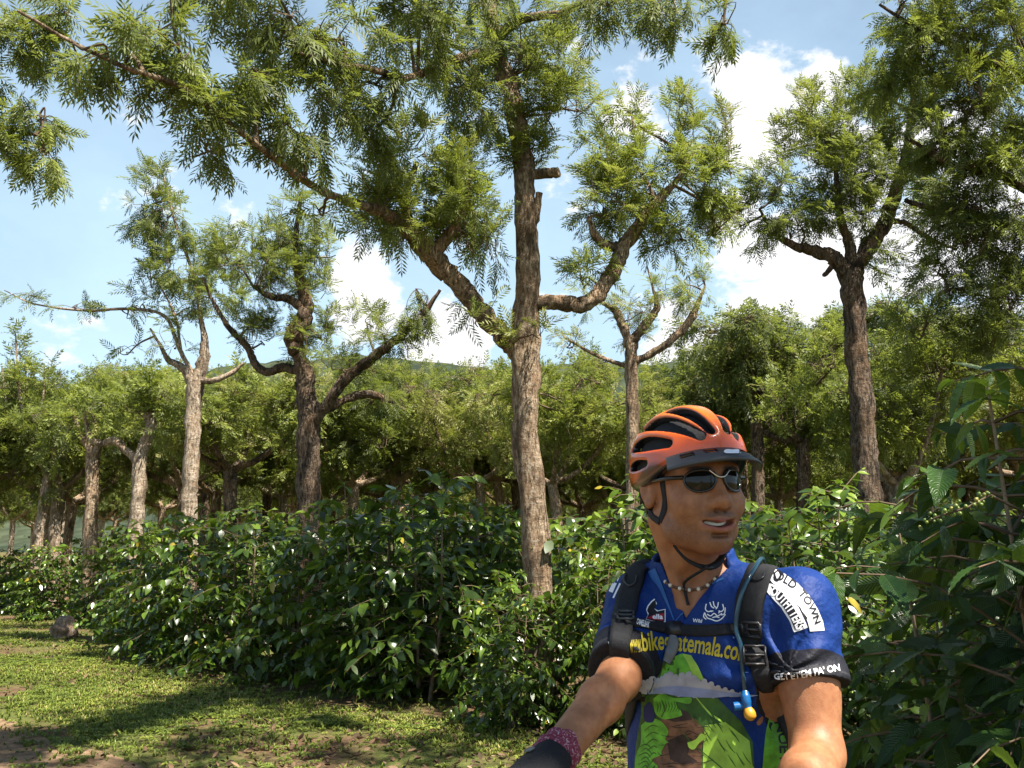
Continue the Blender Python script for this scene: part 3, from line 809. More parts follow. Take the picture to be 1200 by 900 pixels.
px_tree('shade_tree', 'shade tree with a slim pale spotted trunk near the left edge', (62, 690), 24.5, [
    [(61, 690, 0, 6.5), (64, 620, 0, 6), (67, 560, 0, 5.5), (70, 530, 0, 5)],
    [(70, 535, 0, 3.5), (60, 510, 0, 2.5), (52, 480, 0, 1.5)], [(70, 535, 0, 3.5), (80, 505, 0, 2.5), (84, 480, 0, 1)],
], [(60, 480, 34, 26, 0, .7, 20, 10, .3, .6), (86, 510, 30, 22, 0, .6, 14, 9, 0, .5), (34, 500, 32, 26, 0, .7, 16, 9, 0, .5), (50, 530, 36, 20, 0, .6, 14, 9, -.2, .42)],
    M['bark_pale'], 17, tmpl=FROND_LITE, size=0.25)

px_tree('shade_tree', 'slim shade tree leaning right with thin upright feathery shoots at the left edge', (38, 690), 24.0, [
    [(38, 690, 0, 6), (44, 640, 0, 5.5), (50, 590, 0, 5), (56, 555, 0, 4.5)],
    [(55, 560, 0, 3), (38, 520, 0, 2.5), (24, 470, 0, 2), (20, 420, 0, 1.2), (18, 390, 0, .8)], [(38, 520, 0, 2), (50, 470, 0, 1.4), (52, 430, 0, .8)], [(38, 520, 0, 2), (10, 480, 0, 1.4), (2, 430, 0, .8)],
], [(20, 410, 12, 36, 0, .3, 8, 9, .6, .5), (52, 440, 12, 28, 0, .3, 6, 8, .5, .5), (4, 440, 14, 40, 0, .3, 8, 9, .5, .5), (22, 490, 30, 30, 0, .6, 16, 9, .2, .5), (8, 540, 34, 30, 0, .6, 16, 9, 0, .45), (50, 570, 30, 18, 0, .5, 9, 8, -.2, .4)],
    M['bark_pale'], 18, tmpl=FROND_LITE, size=0.25)

px_tree('pruned_tree', 'bare topped pruned tree with withered brown leaves, above the cyclist', (741, 660), 17.0, [
    [(742, 660, 0, 8.5), (742, 560, 0, 8), (741, 480, 0, 7.5), (740, 420, 0, 7.5), (739, 398, 0, 9)],
    [(739, 402, 0, 6), (730, 382, 0, 5.5), (722, 365, .1, 5), (712, 358, .1, 3), (698, 352, .1, 2)],
    [(741, 402, 0, 6), (752, 385, 0, 5.5), (764, 372, 0, 5), (770, 358, 0, 4), (766, 340, 0, 1.5), (758, 312, 0, 1)],
    [(744, 424, 0, 4.5), (768, 412, -.1, 4.5), (792, 394, -.1, 4.5), (808, 376, -.1, 5), (818, 355, -.1, 3), (826, 335, -.1, 1.2)],
    [(738, 430, 0, 3), (718, 424, .1, 2.6), (690, 412, .2, 2), (660, 394, .2, 1.2)],
], [(738, 362, 30, 24, 0, .45, 16, 8, 0, .93), (806, 342, 26, 24, -.1, .4, 14, 9, -.2, .8), (770, 330, 26, 24, 0, .4, 7, 7, .2, .7), (690, 350, 24, 22, .1, .4, 6, 7, 0, .7), (664, 400, 22, 14, .2, .3, 6, 7, 0, .93), (824, 318, 14, 20, -.1, .25, 5, 7, .3, .7), (745, 390, 16, 14, 0, .2, 6, 7, 0, 1.0)],
    M['bark'], 19, size=0.19)

px_tree('shade_tree', 'dark trunked shade tree right of the cyclist, dense crown forking above his shoulder', (1016, 640), 12.5, [
    [(1020, 640, 0, 16), (1015, 560, 0, 15), (1011, 490, 0, 14), (1005, 420, 0, 13), (1000, 360, 0, 13), (996, 318, 0, 14)],
    [(994, 322, 0, 10), (978, 304, 0, 9), (955, 294, .1, 7), (930, 288, .1, 5), (905, 270, .1, 3), (890, 245, .1, 1.5)],
    [(998, 320, 0, 10), (1018, 290, 0, 10), (1036, 262, 0, 9), (1050, 225, 0, 8), (1062, 180, 0, 6), (1070, 120, 0, 4), (1078, 60, 0, 2)],
    [(996, 318, 0, 8), (996, 290, 0, 6.5), (985, 255, 0, 5), (980, 205, 0, 3), (975, 160, 0, 1.5)],
    [(1040, 258, 0, 4), (1062, 262, -.1, 3), (1090, 280, -.1, 2.5), (1120, 292, -.1, 1.5)],
    [(980, 305, 0, 3.5), (970, 318, 0, 3), (966, 322, 0, 3)],
], [(940, 250, 46, 36, .1, .6, 34, 12, 0, .5), (985, 205, 50, 46, 0, .65, 40, 12, .3, .55), (905, 215, 34, 34, .1, .5, 18, 11, .2, .56), (1010, 250, 40, 36, 0, .6, 26, 12, 0, .42), (1010, 150, 50, 44, 0, .65, 36, 12, .4, .64), (1056, 190, 40, 50, 0, .6, 30, 12, 0, .42), (960, 160, 40, 36, 0, .5, 18, 11, .7, .72), (950, 115, 22, 36, 0, .4, 9, 11, 1.0, .8), (918, 160, 18, 36, .1, .35, 8, 10, 1.0, .76), (1060, 110, 46, 50, 0, .6, 26, 12, .2, .55), (1090, 250, 36, 40, -.1, .5, 16, 11, 0, .42), (1030, 305, 30, 24, 0, .4, 9, 10, 0, .5), (900, 270, 30, 26, .1, .45, 12, 11, -.2, .48), (1010, 100, 40, 30, 0, .5, 16, 11, .6, .7), (866, 250, 20, 30, .2, .3, 8, 9, .2, .55)],
    M['bark_dark'], 20, size=0.19)

px_tree('shade_tree', 'shade tree overhanging the top right corner, its dark branches against white cloud', (1330, 900), 9.0, [
    [(1340, 900, 0, 30), (1330, 700, 0, 26), (1315, 500, 0, 24), (1305, 380, 0, 22), (1290, 250, 0, 18), (1270, 130, 0, 13), (1240, 20, 0, 9), (1215, -80, 0, 5)],
    [(1300, 340, 0, 12), (1240, 290, 0, 9), (1180, 262, .1, 7), (1120, 252, .2, 4.5), (1060, 235, .3, 2.5)],
    [(1295, 290, 0, 10), (1230, 240, 0, 7), (1170, 205, 0, 5.5), (1110, 190, 0, 3.5), (1060, 160, 0, 2)],
    [(1270, 130, 0, 9), (1200, 90, 0, 7), (1130, 60, 0, 5), (1070, 30, 0, 3), (1030, 5, 0, 1.5)],
    [(1302, 370, 0, 9), (1240, 350, .1, 6), (1170, 335, .2, 4), (1110, 340, .3, 2)],
], [(1080, 60, 52, 46, 0, .6, 44, 11, -.1, 0.60), (1040, 100, 30, 30, .2, .4, 18, 11, -.2, 0.60), (1130, 110, 60, 50, 0, .6, 46, 11, 0, 0.65), (1180, 60, 60, 60, 0, .7, 46, 11, .1, 0.70), (1110, 180, 50, 36, .1, .5, 33, 11, -.1, 0.53), (1170, 190, 50, 40, 0, .55, 33, 11, 0, 0.65), (1120, 260, 46, 30, .2, .5, 26, 11, -.2, 0.43), (1180, 280, 46, 40, .1, .55, 31, 11, -.1, 0.45), (1100, 330, 40, 30, .3, .5, 23, 11, -.1, 0.41), (1170, 345, 50, 36, .2, .5, 28, 11, 0, 0.45), (1130, 20, 70, 40, 0, .7, 39, 11, 0, 0.65), (1060, 10, 40, 24, 0, .5, 18, 11, -.2, 0.57), (1230, 140, 60, 90, 0, .7, 46, 11, 0, 0.60), (1230, 300, 50, 70, 0, .6, 31, 11, 0, 0.50), (1175, 140, 40, 50, .1, .5, 16, 11, 0, .4), (1100, 230, 46, 40, .1, .5, 16, 11, 0, .34), (1190, 20, 40, 50, .1, .5, 16, 11, 0, .45), (1185, 230, 40, 50, .1, .5, 14, 11, 0, .3), (1130, 300, 44, 40, .2, .5, 14, 11, -.1, .3), (1190, 330, 40, 40, .1, .5, 14, 11, 0, .28), (1090, 160, 40, 40, .1, .5, 14, 11, 0, .42), (1150, 230, 40, 40, .15, .5, 14, 11, 0, .34), (1080, 380, 50, 26, .4, .5, 16, 11, 0, .25), (1160, 400, 50, 26, .3, .5, 16, 11, 0, .25), (1160, 385, 44, 22, .2, .45, 18, 11, 0, 0.45), (1180, -60, 130, 60, 0, .9, 52, 11, 0, 0.65)],
    M['bark_dark'], 21, size=0.15)

px_tree('shade_tree', 'dark slender shade tree behind the cyclist with a drooping side limb', (888, 640), 21.0, [
    [(889, 640, 0, 8), (888, 560, 0, 7.5), (887, 500, 0, 7), (886, 450, 0, 7)],
    [(886, 455, 0, 5), (880, 430, 0, 4), (872, 405, 0, 2.5), (868, 380, 0, 1)], [(888, 475, 0, 4), (902, 466, 0, 3.6), (918, 458, 0, 3), (934, 445, 0, 2), (944, 425, 0, 1)], [(887, 452, 0, 4.5), (896, 425, 0, 3), (904, 395, 0, 1.5)],
], [(880, 400, 40, 26, 0, .8, 26, 10, .1, .34), (920, 405, 34, 28, 0, .7, 20, 10, .1, .34), (850, 425, 32, 24, 0, .7, 18, 10, 0, .34), (945, 430, 30, 22, 0, .6, 14, 9, 0, .32), (875, 440, 34, 20, 0, .6, 14, 9, 0, .3), (900, 375, 30, 20, 0, .6, 10, 9, .3, .42)],
    M['bark_dark'], 22, tmpl=FROND_LITE, size=0.25)

# ------------------------------------------------------------------ rows of similar trees going back
TG = 'pollarded shade trees in the rows behind'
TL = 'leafy pollarded shade tree in the rows going back behind the hedge'
protos = []
for k in range(7):
    protos.append(generic_tree('shade_tree', 100 + k, 5.6 + 0.2 * (k % 4), 3.1 + 0.2 * (k % 3), 1.9 + .2 * (k % 3), ['bark_pale', 'bark', 'bark_dark'][k % 3], 24, 30, 9, .22, [.7, .8, .5, .66, .56, .82, .44][k % 7]))
rg = np.random.RandomState(31)
spots = []
for Y, st, a, b_ in ((17.0, 4.4, -2.5, 13), (21.5, 3.6, -5.5, 17), (25, 3.4, -14.5, 18), (28.5, 3.3, -19, 21), (32.5, 3.3, -20, 22), (36.5, 3.4, -22, 24), (41, 3.6, -25, 26), (46, 4.6, -28, 29), (54, 5.0, -32, 33), (62, 4.6, -38, 38), (72, 5.0, -44, 44), (84, 5.5, -50, 50)):
    x = a
    while x < b_:
        spots.append((x + rg.randn() * 0.6, Y + rg.randn() * 0.7)); x += st
used = set()
for (x, y) in spots:
    px = 600 + F * x / y
    if y < 19.5 and x < 5: continue
    if y < 24 and (abs(px - 741) < 42 or abs(px - 888) < 30 or abs(px - 225) < 40 or abs(px - 480) < 60): continue
    k = rg.randint(7); s = 0.82 + 0.3 * rg.rand()
    s = min(s, (1.5 + ((640 - 366) if px > 800 else ((640 - 404) if 520 < px < 650 else (640 - 422))) / F * y) / 6.1 * (.92 + .16 * rg.rand()))
    rz = rg.rand() * 6.28
    if k not in used:
        used.add(k); o = protos[k]
        o.location = (x, y, 0); o.rotation_euler = (0, 0, rz); o.scale = (s, s, s); tag(o, TL, 'tree', TG)
    else:
        copy_tree(protos[k], (x, y, 0), rz, (s, s, s), TL, TG)
for k in range(7):
    if k not in used:
        for ch in list(protos[k].children): bpy.data.objects.remove(ch)
        bpy.data.objects.remove(protos[k])

# unseen shade tree beside the photographer, limbs and crown shaped to throw the dappled shade
def shade_caster():
    rng = np.random.RandomState(77)
    base = np.array([3.7, -1.9, 0.0])
    root = empty('shade_tree', base)
    tag(root, 'unseen tall shade tree beside the photographer, crown shaped to throw dappled shade over the cyclist', 'tree')
    tb = MB(); skel = []
    limbs = [[(3.7, -1.9, -.1, .2), (3.68, -1.9, 2, .15), (3.6, -1.85, 4.2, .13), (3.4, -1.7, 6.0, .1), (3.1, -1.2, 8.0, .07), (2.7, -.4, 9.6, .03)],
             [(3.6, -1.85, 4.2, .09), (3.4, -1.3, 4.9, .07), (3.0, -.6, 5.5, .045), (*(np.array([.1, 1.85, 1.0]) + SUN * 5.6), .02)],
             [(3.6, -1.85, 4.4, .09), (3.8, -.9, 5.0, .06), (3.7, .2, 5.6, .04), (3.6, 1.2, 6.0, .02)],
             [(3.4, -1.7, 6.2, .07), (2.8, .2, 7.0, .05), (2.0, 2.4, 7.8, .03), (1.2, 4.2, 8.1, .015)]]
    for q, L in enumerate(limbs):
        sp = spline(np.array(L), 6)
        tube(tb, sp[:, :3] + rng.randn(len(sp), 3) * .02, sp[:, 3], 12 if q == 0 else 8, 0, .07, rng)
        skel.append(sp[:, :3])
    tb.build('trunk', M['bark'], root, offset=base)
    cl = []
    for x, y, z, r, t in ((1.4, 2.8, 1.6, .42, 5.6), (1.85, 3.0, 1.3, .45, 5.4), (1.45, 2.9, .9, .35, 6.0), (1.65, 3.3, 1.95, .25, 5.5), (1.9, 3.9, 1.2, .4, 5.8), (2.4, 4.8, 1.2, .5, 6.2), (2.6, 6.5, 1.7, .7, 7.5), (3.3, 7.2, 1.5, .7, 7.8), (1.7, 7.9, 1.7, .5, 8.0), (2.3, 7.2, 1.9, .5, 7.7), (2.7, 6.0, 1.4, .55, 7.4), (3.4, 6.3, 1.0, .5, 7.6), (2.2, 5.5, .7, .5, 7.2), (3.0, 5.3, 1.6, .45, 7.0), (3.9, 7.4, 1.2, .5, 7.8), (1.9, 7.4, 1.2, .4, 8.2), (1.5, 3.0, 1.25, .3, 6.2),
                          (-2.4, 8.2, 0, .55, 8.9), (-1.0, 7.8, 0, .6, 9.3), (-.1, 8.3, .2, .5, 9.1), (-4.0, 8.3, 0, .45, 9.2), (-1.9, 9.6, .6, .45, 9.6), (-2.9, 7.2, 0, .5, 9.2), (-1.4, 8.9, .3, .4, 9.1)):
        c = np.array([x, y, z]) + SUN * t  # leaf cluster placed up the sun ray from the spot it shades
        cl.append((c, (r, r, r * .9), int(10 + 34 * r), 11, .1, .5))
    cb = MB()
    foliage(cb, cl, np.concatenate(skel), rng, FROND, .16)
    cl = []
    for px, py, Y, r in ((765, 722, 1.86, .04), (800, 762, 1.83, .045), (780, 792, 1.84, .03), (700, 815, 1.75, .05), (668, 850, 1.65, .05), (640, 885, 1.6, .05), (790, 745, 1.84, .03)):
        c = P(px, py, Y) + SUN * (5.5 + .5 * rng.rand())  # small sprays added up the sun ray to shade chest and arm
        cl.append((c, (r, r, r), 16, 11, .1, .5))
    foliage(cb, cl, np.concatenate(skel), rng, FROND, .036, .002)
    cb.build('crown', [M['frond'], M['twig']], root, offset=base)


shade_caster()
# ------------------------------------------------------------------ coffee hedge
front = [(-13.9, 27.5, 1.5), (-12.3, 25.3, 1.5), (-10.9, 23.2, 1.55), (-9.6, 21.2, 1.6), (-7.9, 19.7, 1.6), (-6.4, 18.0, 1.65), (-5.6, 16.3, 1.75), (-5.2, 14.8, 1.75), (-4.2, 13.6, 1.85), (-3.3, 12.6, 1.95), (-2.4, 11.7, 1.95), (-1.5, 10.9, 2.0), (-0.85, 10.3, 2.0), (1.25, 9.4, 1.95), (1.6, 8.6, 1.9), (2.35, 7.9, 1.9)]
bp_ = [coffee_bush('coffee_bush', 200 + k, 2.0, 1.0, stems=3 + (k % 2)) for k in range(5)]
bl_ = [coffee_bush('coffee_bush', 220 + k, 1.9, 1.0, tmpl=COFFEE_LO, stems=3, node=.13, inter=.09, leaf=.16) for k in range(3)]
rg = np.random.RandomState(9)
usedb = set()


def place(protos, k, loc, rz, s, label, group):
    key = (id(protos), k)
    if key not in usedb:
        usedb.add(key); o = protos[k]
        o.location = tuple(loc); o.rotation_euler = (0, 0, rz); o.scale = s
        return tag(o, label, 'coffee bush', group)
    return copy_tree(protos[k], loc, rz, s, label, group)


GF = 'coffee bushes along the front of the hedge'
for q, (x, y, h) in enumerate(front):
    s = h / 2.0 * (.9 + .2 * rg.rand())
    k = q % 5
    if q < 4: lb = 'coffee bush at the far left end of the hedge, facing the grass'
    elif q < 8: lb = 'sunlit coffee bush in the front of the hedge beside the grass verge'
    elif q < 11: lb = 'dark shaded coffee bush in the hedge front below the twisted tree'
    elif q < 13: lb = 'glossy coffee bush in the hedge front, left of the tall middle trunk'
    else: lb = 'coffee bush in the hedge between the tall middle trunk and the cyclist'
    place(bp_, k, (x, y, 0), rg.rand() * 6.28, (s * 1.08, s * 1.08, s * 1.05), lb, GF)
# second plants close behind, and the rows going back
GB = 'coffee bushes in the rows behind the front hedge'
LB = 'coffee bush in the rows behind the front of the hedge'
for q in range(9, 14):
    x, y, h = front[q]; h *= 1.03
    place(bp_, (q + 2) % 5, (x + 0.9 + rg.randn() * .15, y + 0.9, 0), rg.rand() * 6.28, (h / 2 * 1.05,) * 2 + (h / 2,), LB, GB)
d = nrm(np.array([-0.6, 0.8])); nn = np.array([0.8, 0.6])
for row in range(1, 11):
    t = -4.0
    while t < 34:
        base = np.array([-0.9, 11.0]) + nn * 2.3 * row + d * t
        x, y = base + rg.randn(2) * 0.2
        t += 1.35 + (0.25 if y > 20 else 0)
        if y < 6.8 or y > 34: continue
        px = 600 + F * x / y
        if px < -40 or px > 1240: continue
        if row > 4 and rg.rand() < .45: continue
        h = 1.8 + 0.3 * rg.rand()
        if y < 14: place(bp_, rg.randint(5), (x, y, 0), rg.rand() * 6.28, (h / 2,) * 3, LB, GB)
        else: place(bl_, rg.randint(3), (x, y, 0), rg.rand() * 6.28, (h / 1.9,) * 3, LB, GB)
# in front of the tall trunk
place(bp_, 1, (.02, 8.75, 0), 1.1, (.62, .62, .66), 'small young coffee bush in front of the foot of the tall middle trunk', None)
place(bp_, 3, (.75, 8.7, 0), 2.1, (.6, .6, .8), 'small coffee bush beside the tall middle trunk, next to the cyclist\'s arm', None)
# right of the cyclist
for (x, y, h, k, lb) in ((2.95, 6.7, 1.85, 0, 'coffee bush right behind the cyclist\'s left shoulder'), (3.3, 5.6, 1.75, 2, 'coffee bush half hidden behind the big leaves on the right'), (2.55, 5.0, 1.2, 3, 'low shaded coffee bush right of the cyclist\'s elbow'), (3.9, 7.8, 1.9, 1, 'coffee bush deep in shade behind the right foreground leaves'), (2.3, 3.9, 1.3, 4, 'small dark coffee bush at the foot of the right foreground plant')):
    place(bp_, k, (x, y, 0), rg.rand() * 6.28, (h / 2,) * 3, lb, None)

# the large-leaved plant close to the lens on the right
o = coffee_bush('coffee_bush', 317, 2.2, 0.8, tmpl=COFFEE_HD, leafm='coffee_near', leaf=0.155, stems=4, node=.07, inter=.075, lean=.24, bare=.2, density=.95)
o.location = (1.56, 2.85, 0); o.rotation_euler = (0, 0, 0.6)
tag(o, 'tall coffee bush with big glossy ribbed leaves in the right foreground', 'coffee bush')
o3 = coffee_bush('coffee_bush', 311, 2.2, 0.75, tmpl=COFFEE_HD, leafm='coffee_near', leaf=0.15, stems=4, node=.08, inter=.078, lean=.22, bare=.2, density=.95)
o3.location = (2.15, 3.2, 0)
tag(o3, 'coffee bush with big ribbed leaves cut by the right picture edge', 'coffee bush')
o2 = coffee_bush('coffee_bush', 305, 1.9, 0.7, tmpl=COFFEE_HD, leafm='coffee_near', leaf=0.145, stems=4, node=.1, inter=.08, lean=.25, bare=.2, density=.9)
o2.location = (1.75, 3.9, 0)
tag(o2, 'shorter coffee bush behind the big ribbed leaves on the right', 'coffee bush')

# green coffee cherries along a twig of that plant
mb = MB()
pth = spline([P(1085, 612, 2.55), P(1110, 602, 2.5), P(1135, 594, 2.48), P(1160, 580, 2.5)], 8)
tube(mb, spline([P(1200, 600, 2.8), P(1180, 590, 2.6), P(1160, 580, 2.5)], 5), 0.004, 5, 1, cap=False)
tube(mb, pth, 0.003, 5, 1)
bs = bmesh.new(); bmesh.ops.create_icosphere(bs, subdivisions=2, radius=1)
sv = np.array([v.co[:] for v in bs.verts]); sf = np.array([[v.index for v in f.verts] for f in bs.faces]); bs.free()
n = 44
rg = np.random.RandomState(4)
i0 = rg.randint(0, len(pth), n)
pp = pth[i0] + rg.randn(n, 3) * 0.008
MI = np.repeat(np.eye(3)[None], n, 0)
scatter(mb, (sv * [1, 1, 1.15], sf, np.zeros((len(sv), 2))), MI, pp, 0.0036 + 0.0018 * rg.rand(n), rg.rand(n))
M['cherry'] = leaf_mat('green_cherries', [(0, (0.06, 0.11, 0.015)), (0.7, (0.15, 0.2, 0.025)), (1, (0.26, 0.2, 0.03))], 0.35, 0.5, 0)
c0 = np.array(o.location)
ch = mb.build('coffee_cherries', [M['cherry'], M['twig']], o, offset=None)
ch.matrix_parent_inverse = Matrix.Rotation(-0.6, 4, 'Z') @ Matrix.Translation(-Vector(o.location))

for pl in (bp_, bl_):
    for k, p in enumerate(pl):
        if (id(pl), k) not in usedb:
            for c_ in list(p.children): bpy.data.objects.remove(c_)
            bpy.data.objects.remove(p)

# ------------------------------------------------------------------ grass, leaf litter, stone
rg = np.random.RandomState(12)


def ground_points(n, near=5.5, far=30.0):
    Y = np.exp(rg.rand(n) * (math.log(far) - math.log(near)) + math.log(near))
    px = rg.rand(n) * 1020 - 40
    X = (px - 600) / F * Y
    return X, Y


def vnoise(X, Y, s, seed):
    r = np.random.RandomState(seed); G = r.rand(64, 64)
    x = X * s + 500; y = Y * s + 500
    i = np.floor(x).astype(int); j = np.floor(y).astype(int); fx = x - i; fy = y - j
    fx = fx * fx * (3 - 2 * fx); fy = fy * fy * (3 - 2 * fy)
    g = lambda a, b: G[a % 64, b % 64]
    return g(i, j) * (1 - fx) * (1 - fy) + g(i + 1, j) * fx * (1 - fy) + g(i, j + 1) * (1 - fx) * fy + g(i + 1, j + 1) * fx * fy


# short lawn blades: tufts of five blades
V = []; Fq = []; U = []
r2 = np.random.RandomState(2)
for k in range(6):
    a = r2.rand() * 6.28; l = 0.5 + .6 * r2.rand(); s = .5 * r2.rand() + .25; d = np.array([math.cos(a), math.sin(a), 0]); w = np.array([-d[1], d[0], 0]) * 0.09
    n = len(V); o_ = d * .1 * r2.rand()
    V += [o_ - w, o_ + w, o_ + d * s * l * .4 + w * .8 + [0, 0, l * .6], o_ + d * s * l * .4 - w * .8 + [0, 0, l * .6], o_ + d * s * l * 1.1 + w * .15 + [0, 0, l * .85], o_ + d * s * l * 1.1 - w * .15 + [0, 0, l * .85]]
    Fq += [(n, n + 1, n + 2, n + 3), (n + 3, n + 2, n + 4, n + 5)]; U += [(0, 0)] * 6
TUFT = (np.array(V), np.array(Fq), np.array(U, float))
V = []; Fq = []
for k in range(5):
    a = k * 1.257 + .2; d = np.array([math.cos(a), math.sin(a), 0]); w = np.array([-d[1], d[0], 0]) * .3
    n = len(V); V += [d * .1 + [0, 0, .35], d * .6 + w + [0, 0, .6], d * 1.1 + [0, 0, .4], d * .6 - w + [0, 0, .6]]; Fq.append((n, n + 1, n + 2, n + 3))
WEED = (np.array(V), np.array(Fq), np.zeros((20, 2)))

X, Y = ground_points(120000)
pathx = np.interp(Y, [0, 5, 7, 9, 12, 16, 26, 40], [-0.6, -1.9, -2.6, -4.2, -7.1, -10.4, -18, -30])
toh = hedge_x(Y) - X
g = vnoise(X, Y, 0.55, 1) * .6 + vnoise(X, Y, 1.9, 2) * .4
pr = np.clip((g - 0.2) * 4.5, 0.05, 1.0)
pr *= np.clip((toh - 0.0) / 1.2 + 0.25, 0.12, 1) * (toh > -1.0)
pr *= np.where(X < pathx, np.where(X < pathx - 2.3, .8, 0.04 + .25 * np.exp(-np.clip(pathx - X, 0, 9) / .2)), np.clip((X - pathx) / 0.8, 0.1, 1))
pr *= np.where((Y < 9.5) & (X > -3.0), np.clip(.4 + (g > .48) * .8, 0, 1), 1)
kp = rg.rand(len(X)) < pr
X = X[kp]; Y = Y[kp]; n = len(X)
a = rg.rand(n) * 6.28
Mx = np.zeros((n, 3, 3)); Mx[:, 0, 0] = np.cos(a); Mx[:, 0, 1] = -np.sin(a); Mx[:, 1, 0] = np.sin(a); Mx[:, 1, 1] = np.cos(a); Mx[:, 2, 2] = 1
sz = (0.03 + 0.05 * rg.rand(n) ** 1.6) * (0.8 + 0.25 * np.sqrt(Y / 7))
T = np.stack([X, Y, np.zeros(n)], 1)
tint = np.clip(0.45 + 0.25 * rg.randn(n) + 0.5 * (vnoise(X, Y, .8, 5) - .5), 0, 1)
wd = rg.rand(n) < (0.12 + 0.25 * (vnoise(X, Y, 1.1, 8) > .6))
mb = MB()
scatter(mb, TUFT, Mx[~wd], T[~wd], sz[~wd], tint[~wd])
scatter(mb, WEED, Mx[wd], T[wd], sz[wd] * .8, np.clip(tint[wd] * .8, 0, .84))
tag(mb.build('grass', M['grass'], smooth=False), 'short grass and weeds on the verge beside the track', 'grass', kind='stuff')

X, Y = ground_points(24000)
toh = hedge_x(Y) - X
pr = np.clip(1.0 - toh / 3.0, 0.04, 1) * (toh > -2.2) * np.clip(.25 + 1.5 * (vnoise(X, Y, .9, 21) - .25), .1, 1)
pr = np.maximum(pr, .35 * ((Y < 9) & (X > -2.5)))
kp = rg.rand(len(X)) < pr
X = X[kp]; Y = Y[kp]; n = len(X)
dl = leaf_template(3, 1, .26, -.35, .5, 0)
dr = rg.randn(n, 3); dr[:, 2] *= .25
Mx = frames(dr, np.array([0, 0, 1.0]) + rg.randn(n, 3) * .5)
mb = MB()
scatter(mb, dl, Mx, np.stack([X, Y, .012 + .012 * rg.rand(n)], 1), .03 + .045 * rg.rand(n), np.clip(rg.rand(n) ** 1.2, 0, 1))
tag(mb.build('leaf_litter', M['litter']), 'brown dead leaves on the shaded ground under the hedge', 'leaf litter', kind='stuff')

# weathered stone at the edge of the grass
bs = bmesh.new(); bmesh.ops.create_icosphere(bs, subdivisions=4, radius=1)
sv = np.array([v.co[:] for v in bs.verts]); sf = np.array([[v.index for v in f.verts] for f in bs.faces]); bs.free()
q = sum(a * np.sin(sv @ r2.randn(3) * f_ + r2.rand() * 6) for a, f_ in [(.14, 2), (.12, 3), (.09, 4), (.06, 7), (.05, 9), (.035, 14), (.03, 20)])
sv = sv * (1 + q)[:, None]
sv = np.sign(sv) * np.abs(sv) ** .85 * [.17, .15, .2]
mb = MB(); mb.add(sv, sf)
M['stone'] = bark_mat('weathered_stone', (0.1, 0.075, 0.055), (0.24, 0.18, 0.13), (0.36, 0.3, 0.24), .7, .7)
o = mb.build('stump', M['stone'])
p = P(76, 736, 17.0); o.location = (p[0], 17.0, .12)
tag(o, 'brown weathered small stump at the edge of the grass by the hedge', 'stump')
# ------------------------------------------------------------------ implicit surfaces -> one continuous mesh
def smin(a, b, k):
    if k <= 0: return np.minimum(a, b)
    h = np.clip(k - np.abs(a - b), 0, None) / k
    return np.minimum(a, b) - h * h * k * 0.25


def smax(a, b, k): return -smin(-a, -b, k)


